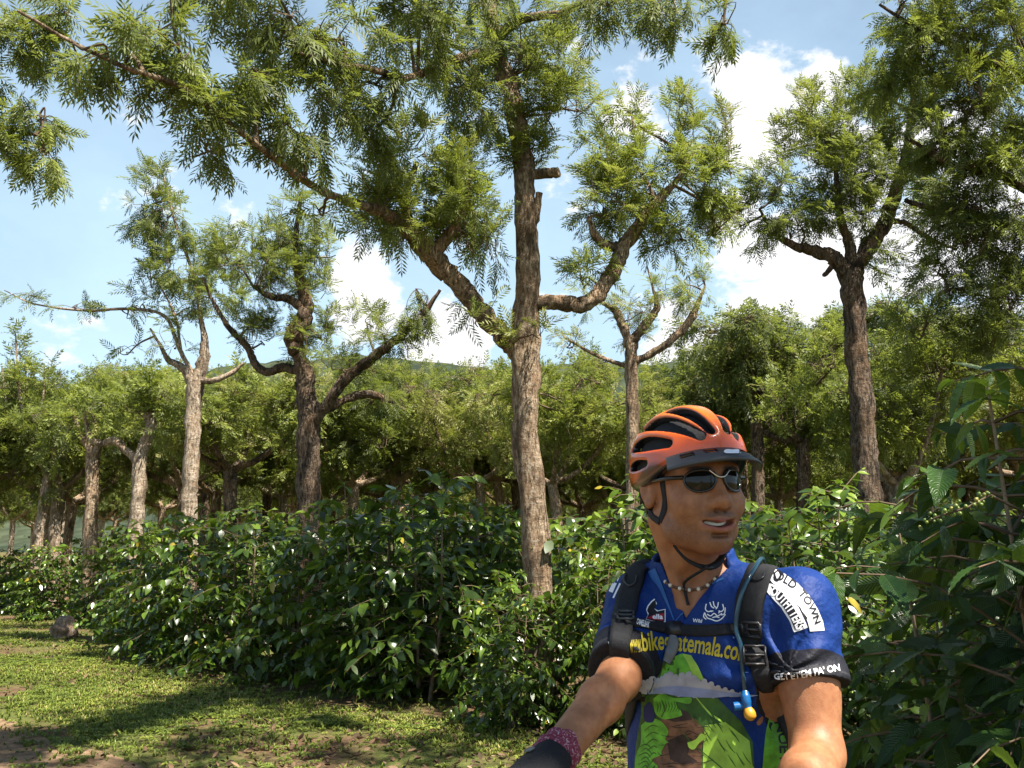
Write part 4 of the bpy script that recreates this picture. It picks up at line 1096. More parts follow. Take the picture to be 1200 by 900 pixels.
class Vol:
    def __init__(s, xs, ys, zs):
        s.ax = [np.asarray(a, np.float32) for a in (xs, ys, zs)]
        s.v = np.full([len(a) for a in s.ax], 0.5, np.float32)

    def win(s, lo, hi, pad=0.05):
        sl = []
        for a, l, h in zip(s.ax, lo, hi):
            i = max(0, np.searchsorted(a, l - pad) - 1); j = min(len(a), np.searchsorted(a, h + pad) + 1)
            sl.append(slice(i, j))
        sl = tuple(sl)
        g = [s.ax[0][sl[0]][:, None, None], s.ax[1][sl[1]][None, :, None], s.ax[2][sl[2]][None, None, :]]
        return sl, g

    def op(s, lo, hi, f, k=0.0, mode='add', pad=0.06):
        sl, g = s.win(lo, hi, pad)
        d = f(*g).astype(np.float32)
        if mode == 'add': s.v[sl] = smin(s.v[sl], d, k)
        elif mode == 'sub': s.v[sl] = smax(s.v[sl], -d, k)

    # primitives in a frame (origin O, rows = local x, y, z axes)
    def ell(s, O, A, c, r, k=0.02, mode='add', rot=None):
        c = np.asarray(c, float); r = np.asarray(r, float)
        B = A if rot is None else rot @ A
        cw = O + c @ A
        m = float(max(r)) + 0.02

        def f(X, Y, Z):
            dx, dy, dz = X - cw[0], Y - cw[1], Z - cw[2]
            l = [dx * B[i, 0] + dy * B[i, 1] + dz * B[i, 2] for i in range(3)]
            q = np.sqrt(sum((l[i] / r[i]) ** 2 for i in range(3)))
            q2 = np.sqrt(sum((l[i] / r[i] ** 2) ** 2 for i in range(3))) + 1e-6
            return q * (q - 1) / q2
        s.op(cw - m, cw + m, f, k, mode)

    def cap(s, O, A, a, b, ra, rb, k=0.02, mode='add'):
        a = O + np.asarray(a, float) @ A; b = O + np.asarray(b, float) @ A
        ba = b - a; l2 = float(ba @ ba) + 1e-9
        m = max(ra, rb) + 0.01

        def f(X, Y, Z):
            px, py, pz = X - a[0], Y - a[1], Z - a[2]
            h = np.clip((px * ba[0] + py * ba[1] + pz * ba[2]) / l2, 0, 1)
            return np.sqrt((px - ba[0] * h) ** 2 + (py - ba[1] * h) ** 2 + (pz - ba[2] * h) ** 2) - (ra + (rb - ra) * h)
        s.op(np.minimum(a, b) - m, np.maximum(a, b) + m, f, k, mode)

    def mesh(s):
        """naive surface nets"""
        v = s.v; S = v < 0
        nx, ny, nz = v.shape
        c = [S[i:nx - 1 + i, j:ny - 1 + j, k:nz - 1 + k] for i in (0, 1) for j in (0, 1) for k in (0, 1)]
        cnt = sum(a.astype(np.uint8) for a in c)
        act = (cnt > 0) & (cnt < 8)
        idx = np.argwhere(act)
        num = np.full(act.shape, -1, np.int32); num[act] = np.arange(len(idx))
        acc = np.zeros((len(idx), 3)); w = np.zeros(len(idx))
        X, Y, Z = s.ax
        cr = [(i, j, k) for i in (0, 1) for j in (0, 1) for k in (0, 1)]
        for p in range(8):
            for q in range(p + 1, 8):
                if sum(abs(a - b) for a, b in zip(cr[p], cr[q])) != 1: continue
                I = idx + cr[p]; J = idx + cr[q]
                va = v[I[:, 0], I[:, 1], I[:, 2]]; vb = v[J[:, 0], J[:, 1], J[:, 2]]
                cs = (va < 0) != (vb < 0)
                t = np.where(cs, va / (va - vb + 1e-12), 0)[:, None]
                A_ = np.stack([X[I[:, 0]], Y[I[:, 1]], Z[I[:, 2]]], 1); B_ = np.stack([X[J[:, 0]], Y[J[:, 1]], Z[J[:, 2]]], 1)
                acc += np.where(cs[:, None], A_ + (B_ - A_) * t, 0); w += cs
        V = acc / w[:, None]
        Fq = []
        for ax in range(3):
            sh = [slice(1, n - 1) for n in v.shape]; sh[ax] = slice(0, v.shape[ax] - 1)
            a = S[tuple(sh)]
            sh2 = list(sh); sh2[ax] = slice(1, v.shape[ax]); b = S[tuple(sh2)]
            e = np.argwhere(a != b)
            if not len(e): continue
            fl = a[e[:, 0], e[:, 1], e[:, 2]]
            e = e + [1 if i != ax else 0 for i in range(3)]
            o1, o2 = [(1, 2), (2, 0), (0, 1)][ax]
            d1 = np.zeros(3, int); d1[o1] = 1; d2 = np.zeros(3, int); d2[o2] = 1
            g = lambda q: num[q[:, 0], q[:, 1], q[:, 2]]
            quad = np.stack([g(e - d1 - d2), g(e - d2), g(e), g(e - d1)], 1)
            quad[~fl] = quad[~fl][:, ::-1]
            Fq.append(quad)
        return V, np.concatenate(Fq)


def bvh(V, Fq): return BVHTree.FromPolygons([tuple(v) for v in V], [tuple(int(i) for i in f) for f in Fq])


def axis(segs):
    """piecewise spacing: [(start, step), ..., (end, None)]"""
    out = []
    for (a, st), (b, _) in zip(segs[:-1], segs[1:]):
        n = max(1, int(round((b - a) / st)))
        out.append(np.linspace(a, b, n, endpoint=False))
    out.append([segs[-1][0]])
    return np.concatenate(out)


def rodr(ax, ang):
    ax = nrm(np.asarray(ax, float)); K = np.array([[0, -ax[2], ax[1]], [ax[2], 0, -ax[0]], [-ax[1], ax[0], 0]])
    return np.eye(3) + math.sin(ang) * K + (1 - math.cos(ang)) * K @ K


# ------------------------------------------------------------------ pose
HO = P(808, 568, 1.88)                                    # head centre at eye level
yaw = math.radians(21)
hf = np.array([math.sin(yaw), -math.cos(yaw), 0]); hl = np.array([math.cos(yaw), math.sin(yaw), 0]); hu = np.array([0, 0, 1.0])
Rr = rodr(hf, math.radians(1.5)) @ rodr(hl, math.radians(-2.0))
hf, hl, hu = Rr @ hf, Rr @ hl, Rr @ hu
HA = np.stack([hl, hf, hu])                               # rows: left, forward, up
W0 = np.zeros(3); WA = np.eye(3)

JL = P(937, 716, 1.83); JR = P(751, 710, 2.02)
TC = np.array([0.366, 1.945, 0.0])
ty = math.radians(32)
tl = np.array([math.cos(ty), -math.sin(ty), 0]); tf = np.array([-math.sin(ty), -math.cos(ty), 0])
TA = np.stack([tl, tf, [0, 0, 1.0]])
EL = P(958, 884, 1.74); WL = P(915, 990, 1.5)
ER = P(725, 796, 1.82); WR = P(641, 898, 1.58)
NB = np.array([0.352, 1.957, 1.425])                      # neck base
HB = HO + np.array([0, -0.012, -0.07]) @ HA


def torso(v, g=0.0, body=True):
    v.ell(TC, TA, (0, -.005, 1.235), (.158 + g, .112 + g, .2 + g), 0.05)
    v.ell(TC, TA, (0, 0, 1.03), (.148 + g, .108 + g, .2 + g), 0.08)
    for s in (-1, 1):
        v.ell(TC, TA, (.072 * s, .06, 1.285), (.08 + g, .046 + g, .062 + g), 0.05)
        v.ell(TC, TA, (.085 * s, -.07, 1.3), (.08 + g, .05 + g, .1 + g), 0.05)
    c = (JL + JR) / 2 + np.array([0, 0, .005])
    v.cap(W0, WA, JR + [0.02, 0, 0], JL - [0.02, 0, 0], .054 + g, .054 + g, 0.06)
    v.ell(W0, WA, JL + [-.004, 0, -.01], (.058 + g, .06 + g, .064 + g), 0.04)
    v.ell(W0, WA, JR + [.004, 0, -.01], (.061 + g, .061 + g, .066 + g), 0.04)
    for J in (JL, JR):
        v.cap(W0, WA, NB + [0, .025, .015], J + (c - J) * 0.25 + [0, .012, .02], .036 + g, .034 + g, 0.05)


def head_vol(v, g=0.0):
    H = lambda *a, **k: v.ell(HO, HA, *a, **k)
    C = lambda *a, **k: v.cap(HO, HA, *a, **k)
    H((0, -.012, .032), (.077, .099, .09), k=.02)
    H((0, .03, -.022), (.0615, .063, .09), k=.03)
    H((0, .046, -.07), (.044, .045, .046), k=.025)
    for s in (-1, 1):
        C((.057 * s, -.005, -.055), (.049 * s, .028, -.086), .016, .017, k=.03)
        C((.049 * s, .028, -.086), (.018 * s, .066, -.106), .017, .018, k=.03)
        H((.043 * s, .06, -.03), (.025, .024, .022), k=.025)
        H((.041 * s, .064, -.048), (.02, .018, .018), k=.03)
        C((.05 * s, .068, .02), (.012 * s, .083, .019), .011, .012, k=.02)
    H((0, .074, -.106), (.023, .019, .018), k=.022)
    H((0, .071, -.072), (.034, .024, .027), k=.022)
    for s in (-1, 1): H((.031 * s, .094, .001), (.017, .014, .011), k=.012, mode='sub')
    for s in (-1, 1): H((.031 * s, .072, .0), (.013, .0125, .012), k=.004)
    # nose
    C((0, .084, .006), (0, .106, -.034), .0095, .0135, k=.016)
    H((0, .1065, -.04), (.0145, .0135, .0125), k=.01)
    for s in (-1, 1): H((.0155 * s, .0945, -.043), (.0095, .012, .009), k=.008)
    for s in (-1, 1): H((.0085 * s, .1, -.0535), (.005, .0065, .005), k=.003, mode='sub')
    # mouth: a smile, lips parted over the teeth
    for s in (-1, 1):
        C((.037 * s, .069, -.0635), (.02 * s, .0885, -.0715), .003, .0042, k=.008)
        C((.02 * s, .0885, -.0715), (.005 * s, .0955, -.0725), .0042, .0046, k=.006)
        C((.036 * s, .07, -.067), (.02 * s, .087, -.0835), .003, .005, k=.008)
        C((.02 * s, .087, -.0835), (0, .0935, -.0885), .005, .006, k=.006)
    for s in (-1, 1): H((.014 * s, .092, -.0765), (.02, .019, .0046), k=.003, mode='sub', rot=rodr((0, 1, 0), .24 * s))
    H((0, .091, -.0975), (.018, .008, .004), k=.01, mode='sub')
    # ears
    er = rodr((1, 0, 0), -0.15)
    for s in (-1, 1):
        H((.079 * s, -.016, -.006), (.0085, .019, .031), k=.008, rot=rodr((0, 0, 1), -0.35 * s) @ er)
        H((.0885 * s, -.011, -.004), (.007, .0105, .017), k=.004, mode='sub', rot=er)
        H((.082 * s, -.011, -.034), (.007, .009, .009), k=.006)
    # neck
    a = HB + np.array([0, -.012, 0]) @ HA
    v.cap(W0, WA, a, NB, .055, .06, 0.03)
    for s in (-1, 1):
        v.cap(W0, WA, HO + np.array([.06 * s, -.03, -.065]) @ HA, TC + np.array([.016 * s, .075, 1.395]) @ TA, .013, .009, 0.02)
    v.ell(W0, WA, HB * .45 + NB * .55 + np.array([0, .047, 0]) @ TA * .8 + np.array([-.006, -.012, 0]), (.014, .014, .018), 0.02)


FING = [(-.03, .0), (-.01, .006), (.01, .005), (.029, -.003)]


def hand(v, Wp, d, up, g=0.0, fingers=True):
    """palm and five curled fingers; d = forearm direction, up = back of the hand"""
    d = nrm(d); up = nrm(up - d * (up @ d)); sd = np.cross(d, up)
    A = np.stack([sd, d, up])
    v.cap(Wp, A, (-.02, .02, 0), (-.022, .085, .004), .017 + g, .015 + g, .02)
    v.cap(Wp, A, (.0, .02, 0), (.0, .09, .006), .018 + g, .015 + g, .02)
    v.cap(Wp, A, (.02, .02, 0), (.021, .082, .004), .017 + g, .014 + g, .02)
    for (x, dy), ln in zip(FING, (.92, 1.0, .96, .8)):
        p0 = np.array([x, .088 + dy, .006]); p1 = p0 + np.array([x * .08, .034 * ln, -.02]); p2 = p1 + np.array([0, .004, -.028 * ln]); p3 = p2 + np.array([0, -.018, -.012 * ln])
        for a, b, r in ((p0, p1, .0095), (p1, p2, .0088), (p2, p3, .008)): v.cap(Wp, A, a, b, r + g, r * .95 + g, .006)
    t0 = np.array([-.03, .03, -.006]); t1 = np.array([-.048, .06, -.02]); t2 = np.array([-.042, .088, -.034]); t3 = np.array([-.03, .105, -.042])
    for a, b, r in ((t0, t1, .013), (t1, t2, .0105), (t2, t3, .0095)): v.cap(Wp, A, a, b, r + g, r * .95 + g, .008)


bx = axis([(-.14, .007), (-.02, .0045), (.2, .0045), (.232, .0028), (.475, .0045), (.66, .007), (.72, None)])
by = axis([(1.3, .0055), (1.72, .0028), (2.03, .006), (2.24, None)])
bz = axis([(-.01, .01), (.95, .0055), (1.33, .0028), (1.7, None)])
bv = Vol(bx, by, bz)
torso(bv)
# hips and legs, standing astride
bv.ell(TC, TA, (0, -.01, .88), (.165, .115, .13), 0.06)
for s in (-1, 1):
    hp = np.array([.09 * s, 0, .86]); kn = np.array([.13 * s, .05, .48]); an = np.array([.16 * s, -.01, .09])
    bv.cap(TC, TA, hp, kn, .082, .056, .05); bv.cap(TC, TA, kn, an, .054, .036, .03); bv.cap(TC, TA, an + [0, -.03, -.045], an + [.02 * s, .15, -.05], .038, .032, .02)
    bv.ell(TC, TA, (.132 * s, -.01, .36), (.052, .058, .11), .03)
# arms
for J, E, Wp, ru, re, rw in ((JL, EL, WL, .052, .0415, .03), (JR, ER, WR, .044, .035, .0265)):
    bv.cap(W0, WA, J, E, ru, re, .03)
    m1 = E + (Wp - E) * .28
    bv.cap(W0, WA, E, m1, re, re * 1.03, .02); bv.cap(W0, WA, m1, Wp, re * 1.03, rw, .02)
    if J is JL: bv.ell(W0, WA, J + (E - J) * .55 + np.array([0, -.012, 0]), (.04, .04, .065), .03)
    hand(bv, Wp, (Wp - E) * np.array([1, 1, .6]), np.array([0, 0, 1.0]))
head_vol(bv)
BV_, BF_ = bv.mesh()
bodyT = bvh(BV_, BF_)
# skin tint (local colouring of the skin itself: lips, brows, shaved beard, stubble)
L = (BV_ - HO) @ HA.T
lips = np.exp(-((np.abs(L[:, 0]) / .033) ** 6 + ((L[:, 2] + .0785) / (.013 - .006 * np.clip(np.abs(L[:, 0]) / .033, 0, 1))) ** 6)) * (L[:, 1] > .07)
beard = np.exp(-((L[:, 2] + .095) / .04) ** 2) * np.clip((L[:, 1] - .0) / .04, 0, 1) * (1 - lips) * (L[:, 2] > -.13)
must = np.exp(-((L[:, 0] / .03) ** 4 + ((L[:, 2] + .06) / .008) ** 2)) * (L[:, 1] > .07) * (1 - lips)
brow = np.exp(-(((np.abs(L[:, 0]) - .032) / .02) ** 4 + ((L[:, 2] - .02) / .005) ** 2)) * (L[:, 1] > .06)
tint = np.clip(.5 + .5 * lips, 0, 1) - .2 * np.maximum(beard * .45, must) - .5 * brow

m, nt, out = mat('tanned_skin')
at = N(nt, 'ShaderNodeAttribute', attribute_name='tint')
c = ramp(nt, at.outputs['Fac'], [(0.0, (0.015, 0.01, 0.008)), (0.25, (0.1, 0.05, 0.03)), (0.5, (0.36, 0.165, 0.078)), (1.0, (0.3, 0.09, 0.065))])
tc = N(nt, 'ShaderNodeTexCoord')
n1 = N(nt, 'ShaderNodeTexNoise', i_Scale=45.0, i_Detail=6.0); n2 = N(nt, 'ShaderNodeTexNoise', i_Scale=420.0, i_Detail=5.0)
for n in (n1, n2): nt.links.new(tc.outputs['Object'], n.inputs['Vector'])
c = mix(nt, 0.55, c, ramp(nt, n1.outputs[0], [(0.35, (0.62, 0.5, 0.45)), (0.65, (1.0, 1.0, 1.0))]), 'MULTIPLY')
ab = N(nt, 'ShaderNodeAttribute', attribute_name='beard')
st = N(nt, 'ShaderNodeTexNoise', i_Scale=750.0, i_Detail=2.0); nt.links.new(tc.outputs['Object'], st.inputs['Vector'])
sm = N(nt, 'ShaderNodeMath', operation='MULTIPLY'); nt.links.new(ramp(nt, st.outputs[0], [(0.46, (0, 0, 0)), (0.56, (.75, .75, .75))]), sm.inputs[0]); nt.links.new(ab.outputs['Fac'], sm.inputs[1])
c = mix(nt, sm.outputs[0], c, (0.04, 0.028, 0.022))
n4 = N(nt, 'ShaderNodeTexNoise', i_Scale=130.0, i_Detail=4.0); nt.links.new(tc.outputs['Object'], n4.inputs['Vector'])
c = mix(nt, 0.3, c, ramp(nt, n4.outputs[0], [(0.35, (0.7, 0.5, 0.42)), (0.62, (1.0, 1.0, 1.0))]), 'MULTIPLY')
b = N(nt, 'ShaderNodeBsdfPrincipled', i_Roughness=0.5)
b.inputs['Specular IOR Level'].default_value = 0.35
b.inputs['Subsurface Weight'].default_value = 0.12
b.inputs['Subsurface Scale'].default_value = 0.006
b.inputs['Subsurface Radius'].default_value = (1.0, 0.35, 0.2)
nt.links.new(c, b.inputs['Base Color'])
bp = N(nt, 'ShaderNodeBump', i_Strength=0.2, i_Distance=0.003)
nt.links.new(n2.outputs[0], bp.inputs['Height']); nt.links.new(bp.outputs[0], b.inputs['Normal'])
nt.links.new(b.outputs[0], out.inputs[0])
M['skin'] = m
M['black_lycra'] = simple('black_lycra', (0.012, 0.012, 0.014), 0.55, 0.4)
M['hair'] = simple('dark_hair', (0.012, 0.009, 0.008), 0.45, 0.5, bump=.4, bscale=400)
M['black_fabric'] = simple('black_webbing', (0.014, 0.014, 0.016), 0.7, 0.3, bump=.35, bscale=900, var=.3)
M['black_plastic'] = simple('black_plastic', (0.018, 0.018, 0.02), 0.35, 0.5)
M['grey_plastic'] = simple('grey_plastic', (0.11, 0.115, 0.12), 0.45, 0.5)
M['white_print'] = simple('white_print', (0.78, 0.78, 0.8), 0.6, 0.3)
M['black_print'] = simple('black_print', (0.012, 0.012, 0.016), 0.6, 0.3)
M['yellow_print'] = simple('yellow_print', (0.465, 0.375, 0.0225), 0.6, 0.3)
M['red_print'] = simple('red_print', (0.35, 0.015, 0.03), 0.6, 0.3)

person = empty('person', (TC[0], TC[1], 0.0))
PB = np.array([TC[0], TC[1], 0.0])
tag(person, 'man in blue cycling jersey turning his head to the right, arms reaching down and forward', 'person')
mb = MB(); mb.add(BV_, BF_, 0, None, tint)
body = mb.build('body', [M['skin'], M['black_lycra'], M['black_print']], person, offset=PB)
fz = BV_[BF_].mean(1)
ba = body.data.attributes.new('beard', 'FLOAT', 'POINT'); ba.data.foreach_set('value', np.clip(beard * .6 + must * .6, 0, 1).astype(np.float32))
mi = np.where((fz[:, 2] < 1.0) & (fz[:, 2] > .42) & (np.linalg.norm(fz[:, :2] - TC[:2], axis=1) < .26), 1, np.where(fz[:, 2] < .1, 2, 0)).astype(np.int32)
body.data.polygons.foreach_set('material_index', mi)

# teeth
mb = MB()
us = np.linspace(-1, 1, 15)
ring = np.stack([us * .027, .0865 - .014 * us ** 2, -.0745 + .008 * us ** 2], 1)
V = np.concatenate([ring, ring + [0, .001, -.0062], ring + [0, -.004, -.0062], ring + [0, -.004, 0]])
i = np.arange(14)
mb.add(HO + V @ HA, np.concatenate([np.stack([i + 15 * a, i + 1 + 15 * a, i + 1 + 15 * b_, i + 15 * b_], 1) for a, b_ in ((0, 1), (1, 2), (2, 3), (3, 0))]))
M['teeth'] = simple('teeth', (0.72, 0.68, 0.58), 0.25, 0.5)
mb.build('teeth', M['teeth'], person, offset=PB)

# hair below the helmet rim
hv = Vol(*[np.arange(HO[i] - .14, HO[i] + .14, .0035) for i in range(3)])
hv.ell(HO, HA, (0, -.014, .032), (.081, .102, .094), 0.0)
hv.ell(HO, HA, (0, -.06, -.01), (.064, .05, .06), 0.02)


def cut(X, Y, Z):
    d = [X - HO[0], Y - HO[1], Z - HO[2]]
    lx, ly, lz = [d[0] * HA[i, 0] + d[1] * HA[i, 1] + d[2] * HA[i, 2] for i in range(3)]
    return np.maximum(np.maximum(.012 - lz + np.clip(ly + .005, -1, 0) * .9 + np.clip(.012 - np.abs(ly - .024), 0, .012) * -2.0, ly - .075), -(lz + .075)) * .7


sl, g = hv.win([-9] * 3, [9] * 3)
hv.v = np.maximum(hv.v, cut(*g).astype(np.float32))
V, Fq = hv.mesh()
mb = MB(); mb.add(V, Fq); mb.build('hair', M['hair'], person, offset=PB)

# ------------------------------------------------------------------ jersey
jv = Vol(np.arange(.08, .66, .0036), np.arange(1.6, 2.16, .0036), np.arange(.9, 1.5, .0036))
torso(jv, .008)
for J, E, ru, ln in ((JL, EL, .0605, .62), (JR, ER, .056, 1.0)):
    jv.cap(W0, WA, J, J + (E - J) * ln, ru + .006, ru + .006, .03)
X, Y, Z = [a.reshape(s_) for a, s_ in zip(jv.ax, ((-1, 1, 1), (1, -1, 1), (1, 1, -1)))]
# folds
fold = np.zeros_like(jv.v)
wr = np.random.RandomState(8)
for k in range(16):
    d = nrm(wr.randn(3) * [1, .6, 1]); fq = 22 + 45 * wr.rand(); ph = wr.rand() * 6
    q = nrm(wr.randn(3)); msk = np.sin(X * q[0] * 9 + Y * q[1] * 9 + Z * q[2] * 9 + ph)
    fold += (np.clip(msk, 0, 1) * np.sin(fq * (X * d[0] + Y * d[1] + Z * d[2]) + ph) * .0019).astype(np.float32)
lo = (X - TC[0]) * tl[0] + (Y - TC[1]) * tl[1]; fo = (X - TC[0]) * tf[0] + (Y - TC[1]) * tf[1]
# drag folds from the arm pits across sleeve and chest
for J, sg in ((JL, 1), (JR, -1)):
    r = np.sqrt((X - J[0] + .05 * sg) ** 2 + (Y - J[1]) ** 2 + (Z - J[2] + .09) ** 2)
    an = np.arctan2(Z - J[2] + .09, (X - J[0] + .05 * sg))
    fold += (.005 * np.exp(-((r - .09) / .06) ** 2) * np.sin(9 * an + 25 * r)).astype(np.float32)
jv.v -= fold
jv.v = np.maximum(jv.v, (.92 - Z).astype(np.float32))                     # hem
armt = {}
for nm, J, E, ln in (('L', JL, EL, .62), ('R', JR, ER, 1.0)):
    d = nrm(E - J)
    t = ((X - J[0]) * d[0] + (Y - J[1]) * d[1] + (Z - J[2]) * d[2])
    lim = np.linalg.norm(E - J) * ln - .02
    rr = np.sqrt((X - J[0] - d[0] * t) ** 2 + (Y - J[1] - d[1] * t) ** 2 + (Z - J[2] - d[2] * t) ** 2)
    own = rr < .085
    if nm == 'L': own = own & (lo > .12)
    else: own = own & (lo < -.02)
    jv.v = np.where(own, np.maximum(jv.v, (t - lim).astype(np.float32)), jv.v)
    armt[nm] = (J, d, lim)
# collar band, then the neck opening and the unzipped V
cb_ = NB + np.array([-.001, -.004, .012]); ct = NB + np.array([-.01, -.014, .074])
ca = nrm(ct - cb_)


def collar(X, Y, Z):
    h = np.clip((X - cb_[0]) * ca[0] + (Y - cb_[1]) * ca[1] + (Z - cb_[2]) * ca[2], -.03, .056)
    r = np.sqrt((X - cb_[0] - ca[0] * h) ** 2 + (Y - cb_[1] - ca[1] * h) ** 2 + (Z - cb_[2] - ca[2] * h) ** 2)
    return np.maximum(np.abs(r - (.083 - .16 * np.clip(h, 0, 1))) - .0032, 0 * X - 1)


jv.op(cb_ - .12, cb_ + .13, collar, .012)
hN = (X - cb_[0]) * ca[0] + (Y - cb_[1]) * ca[1] + (Z - cb_[2]) * ca[2]
rN = np.sqrt((X - cb_[0] - ca[0] * hN) ** 2 + (Y - cb_[1] - ca[1] * hN) ** 2 + (Z - cb_[2] - ca[2] * hN) ** 2)
inner = np.maximum(rN - (.0795 - .16 * np.clip(hN, 0, 1)), -.03 - hN)
jv.v = np.maximum(jv.v, -inner.astype(np.float32))
jv.v = np.where(rN < .1, np.maximum(jv.v, (hN - .054 - .12 * np.clip(-((X - cb_[0]) * tf[0] + (Y - cb_[1]) * tf[1]), -.05, .05)).astype(np.float32)), jv.v)
zip_b = P(791, 728, 1.83)
z0 = zip_b[2]; u0 = (zip_b - TC) @ tl
wV = np.clip((Z - z0) * .6, 0, .085)
uc = u0 + np.clip((Z - z0) / .12, 0, 1.3) * (.012)
vee = np.maximum(np.abs(lo - uc) - wV, .03 - fo)
jv.v = np.maximum(jv.v, -np.maximum(vee, z0 - Z).astype(np.float32) * .9)
JV_, JF_ = jv.mesh()
jerT = bvh(JV_, JF_)
tj = np.zeros(len(JV_))
for nm in 'LR':
    J, d, lim = armt[nm]
    q = (JV_ - J) @ d; rr = np.linalg.norm(JV_ - J - d * q[:, None], axis=1)
    own = (rr < .09) & (((JV_ - TC) @ tl > .1) if nm == 'L' else ((JV_ - TC) @ tl < -.02))
    tj = np.where(own, np.clip((q - lim + .1) / .1, 0, 1), tj)
m, nt, out = mat('blue_jersey')
at = N(nt, 'ShaderNodeAttribute', attribute_name='tint')
c = ramp(nt, at.outputs['Fac'], [(0.0, (0.004, 0.027, 0.15)), (0.56, (0.012, 0.012, 0.018)), (0.865, (0.03, 0.03, 0.034)), (0.905, (0.012, 0.012, 0.016))], 'CONSTANT')
tc = N(nt, 'ShaderNodeTexCoord')
n2 = N(nt, 'ShaderNodeTexNoise', i_Scale=26.0, i_Detail=4.0); n3 = N(nt, 'ShaderNodeTexVoronoi', i_Scale=900.0)
for n in (n2, n3): nt.links.new(tc.outputs['Object'], n.inputs['Vector'])
b = N(nt, 'ShaderNodeBsdfPrincipled', i_Roughness=0.6); b.inputs['Specular IOR Level'].default_value = 0.22
nt.links.new(c, b.inputs['Base Color'])
bp = N(nt, 'ShaderNodeBump', i_Strength=0.75, i_Distance=0.014); nt.links.new(n2.outputs[0], bp.inputs['Height'])
bp2 = N(nt, 'ShaderNodeBump', i_Strength=0.15, i_Distance=0.001); nt.links.new(n3.outputs['Distance'], bp2.inputs['Height']); nt.links.new(bp.outputs[0], bp2.inputs['Normal'])
nt.links.new(bp2.outputs[0], b.inputs['Normal'])
nt.links.new(b.outputs[0], out.inputs[0])
M['jersey'] = m
mb = MB(); mb.add(JV_, JF_, 0, None, tj)
jersey = mb.build('jersey', M['jersey'], person, offset=PB)

# ------------------------------------------------------------------ printed graphics lying on the cloth


def cast(tree, px, py):
    d = Vector(ray(px, py)).normalized()
    hit = tree.ray_cast(Vector(CAM), d)
    return hit


def grid_fill(polys, step):
    """2D polygons -> flat bmesh cut by a grid and triangulated, returns (V2, tris)"""
    bm = bmesh.new()
    for poly in polys:
        try: bm.faces.new([bm.verts.new((p[0], p[1], 0)) for p in poly])
        except ValueError: pass
    bmesh.ops.triangulate(bm, faces=bm.faces[:])
    xs = [v.co.x for v in bm.verts]; ys = [v.co.y for v in bm.verts]
    for a, mn, mx in ((0, min(xs), max(xs)), (1, min(ys), max(ys))):
        q = math.ceil(mn / step) * step
        while q < mx:
            no = (1, 0, 0) if a == 0 else (0, 1, 0); co = (q, 0, 0) if a == 0 else (0, q, 0)
            bmesh.ops.bisect_plane(bm, geom=bm.verts[:] + bm.edges[:] + bm.faces[:], plane_co=co, plane_no=no, dist=1e-5)
            q += step
    bmesh.ops.triangulate(bm, faces=bm.faces[:])
    bm.verts.index_update()
    V = np.array([v.co[:2] for v in bm.verts]); T = np.array([[v.index for v in f.verts] for f in bm.faces])
    bm.free()
    return V, T


def press(V2, T, tree, off):
    """lay a flat print (photo pixels) on the surface it is printed on"""
    out = []; ok = []
    for p in V2:
        h = cast(tree, p[0], p[1])
        if h[0] is None: ok.append(False); out.append((0, 0, 0)); continue
        n = h[1]
        if n.dot(Vector(CAM) - h[0]) < 0: n = -n
        out.append(tuple(h[0] + n * off)); ok.append(True)
    ok = np.array(ok); out = np.array(out)
    T = T[ok[T].all(1)]
    if len(T):
        e = np.maximum(np.maximum(np.linalg.norm(out[T[:, 0]] - out[T[:, 1]], axis=1), np.linalg.norm(out[T[:, 1]] - out[T[:, 2]], axis=1)), np.linalg.norm(out[T[:, 2]] - out[T[:, 0]], axis=1))
        T = T[e < .045]
        a = out[T[:, 1]] - out[T[:, 0]]; b_ = out[T[:, 2]] - out[T[:, 0]]
        fl = np.einsum('ij,ij->i', np.cross(a, b_), CAM - out[T[:, 0]]) < 0
        T[fl] = T[fl][:, ::-1]
    return out, T


def decal(name, items, parent=None, tree=None, step=5.0):
    """items: (polys, material key, offset mm) or ready (V2, T) pairs"""
    mb = MB(); mats = []
    for geo, mk_, off in items:
        if mk_ not in mats: mats.append(mk_)
        V2, T = geo if isinstance(geo, tuple) else grid_fill(geo, step)
        V, T = press(V2, T, tree or jerT, off * .001)
        if len(T): mb.add(V, T, mats.index(mk_))
    return mb.build(name, [M[k] for k in mats], parent or jersey, offset=PB)


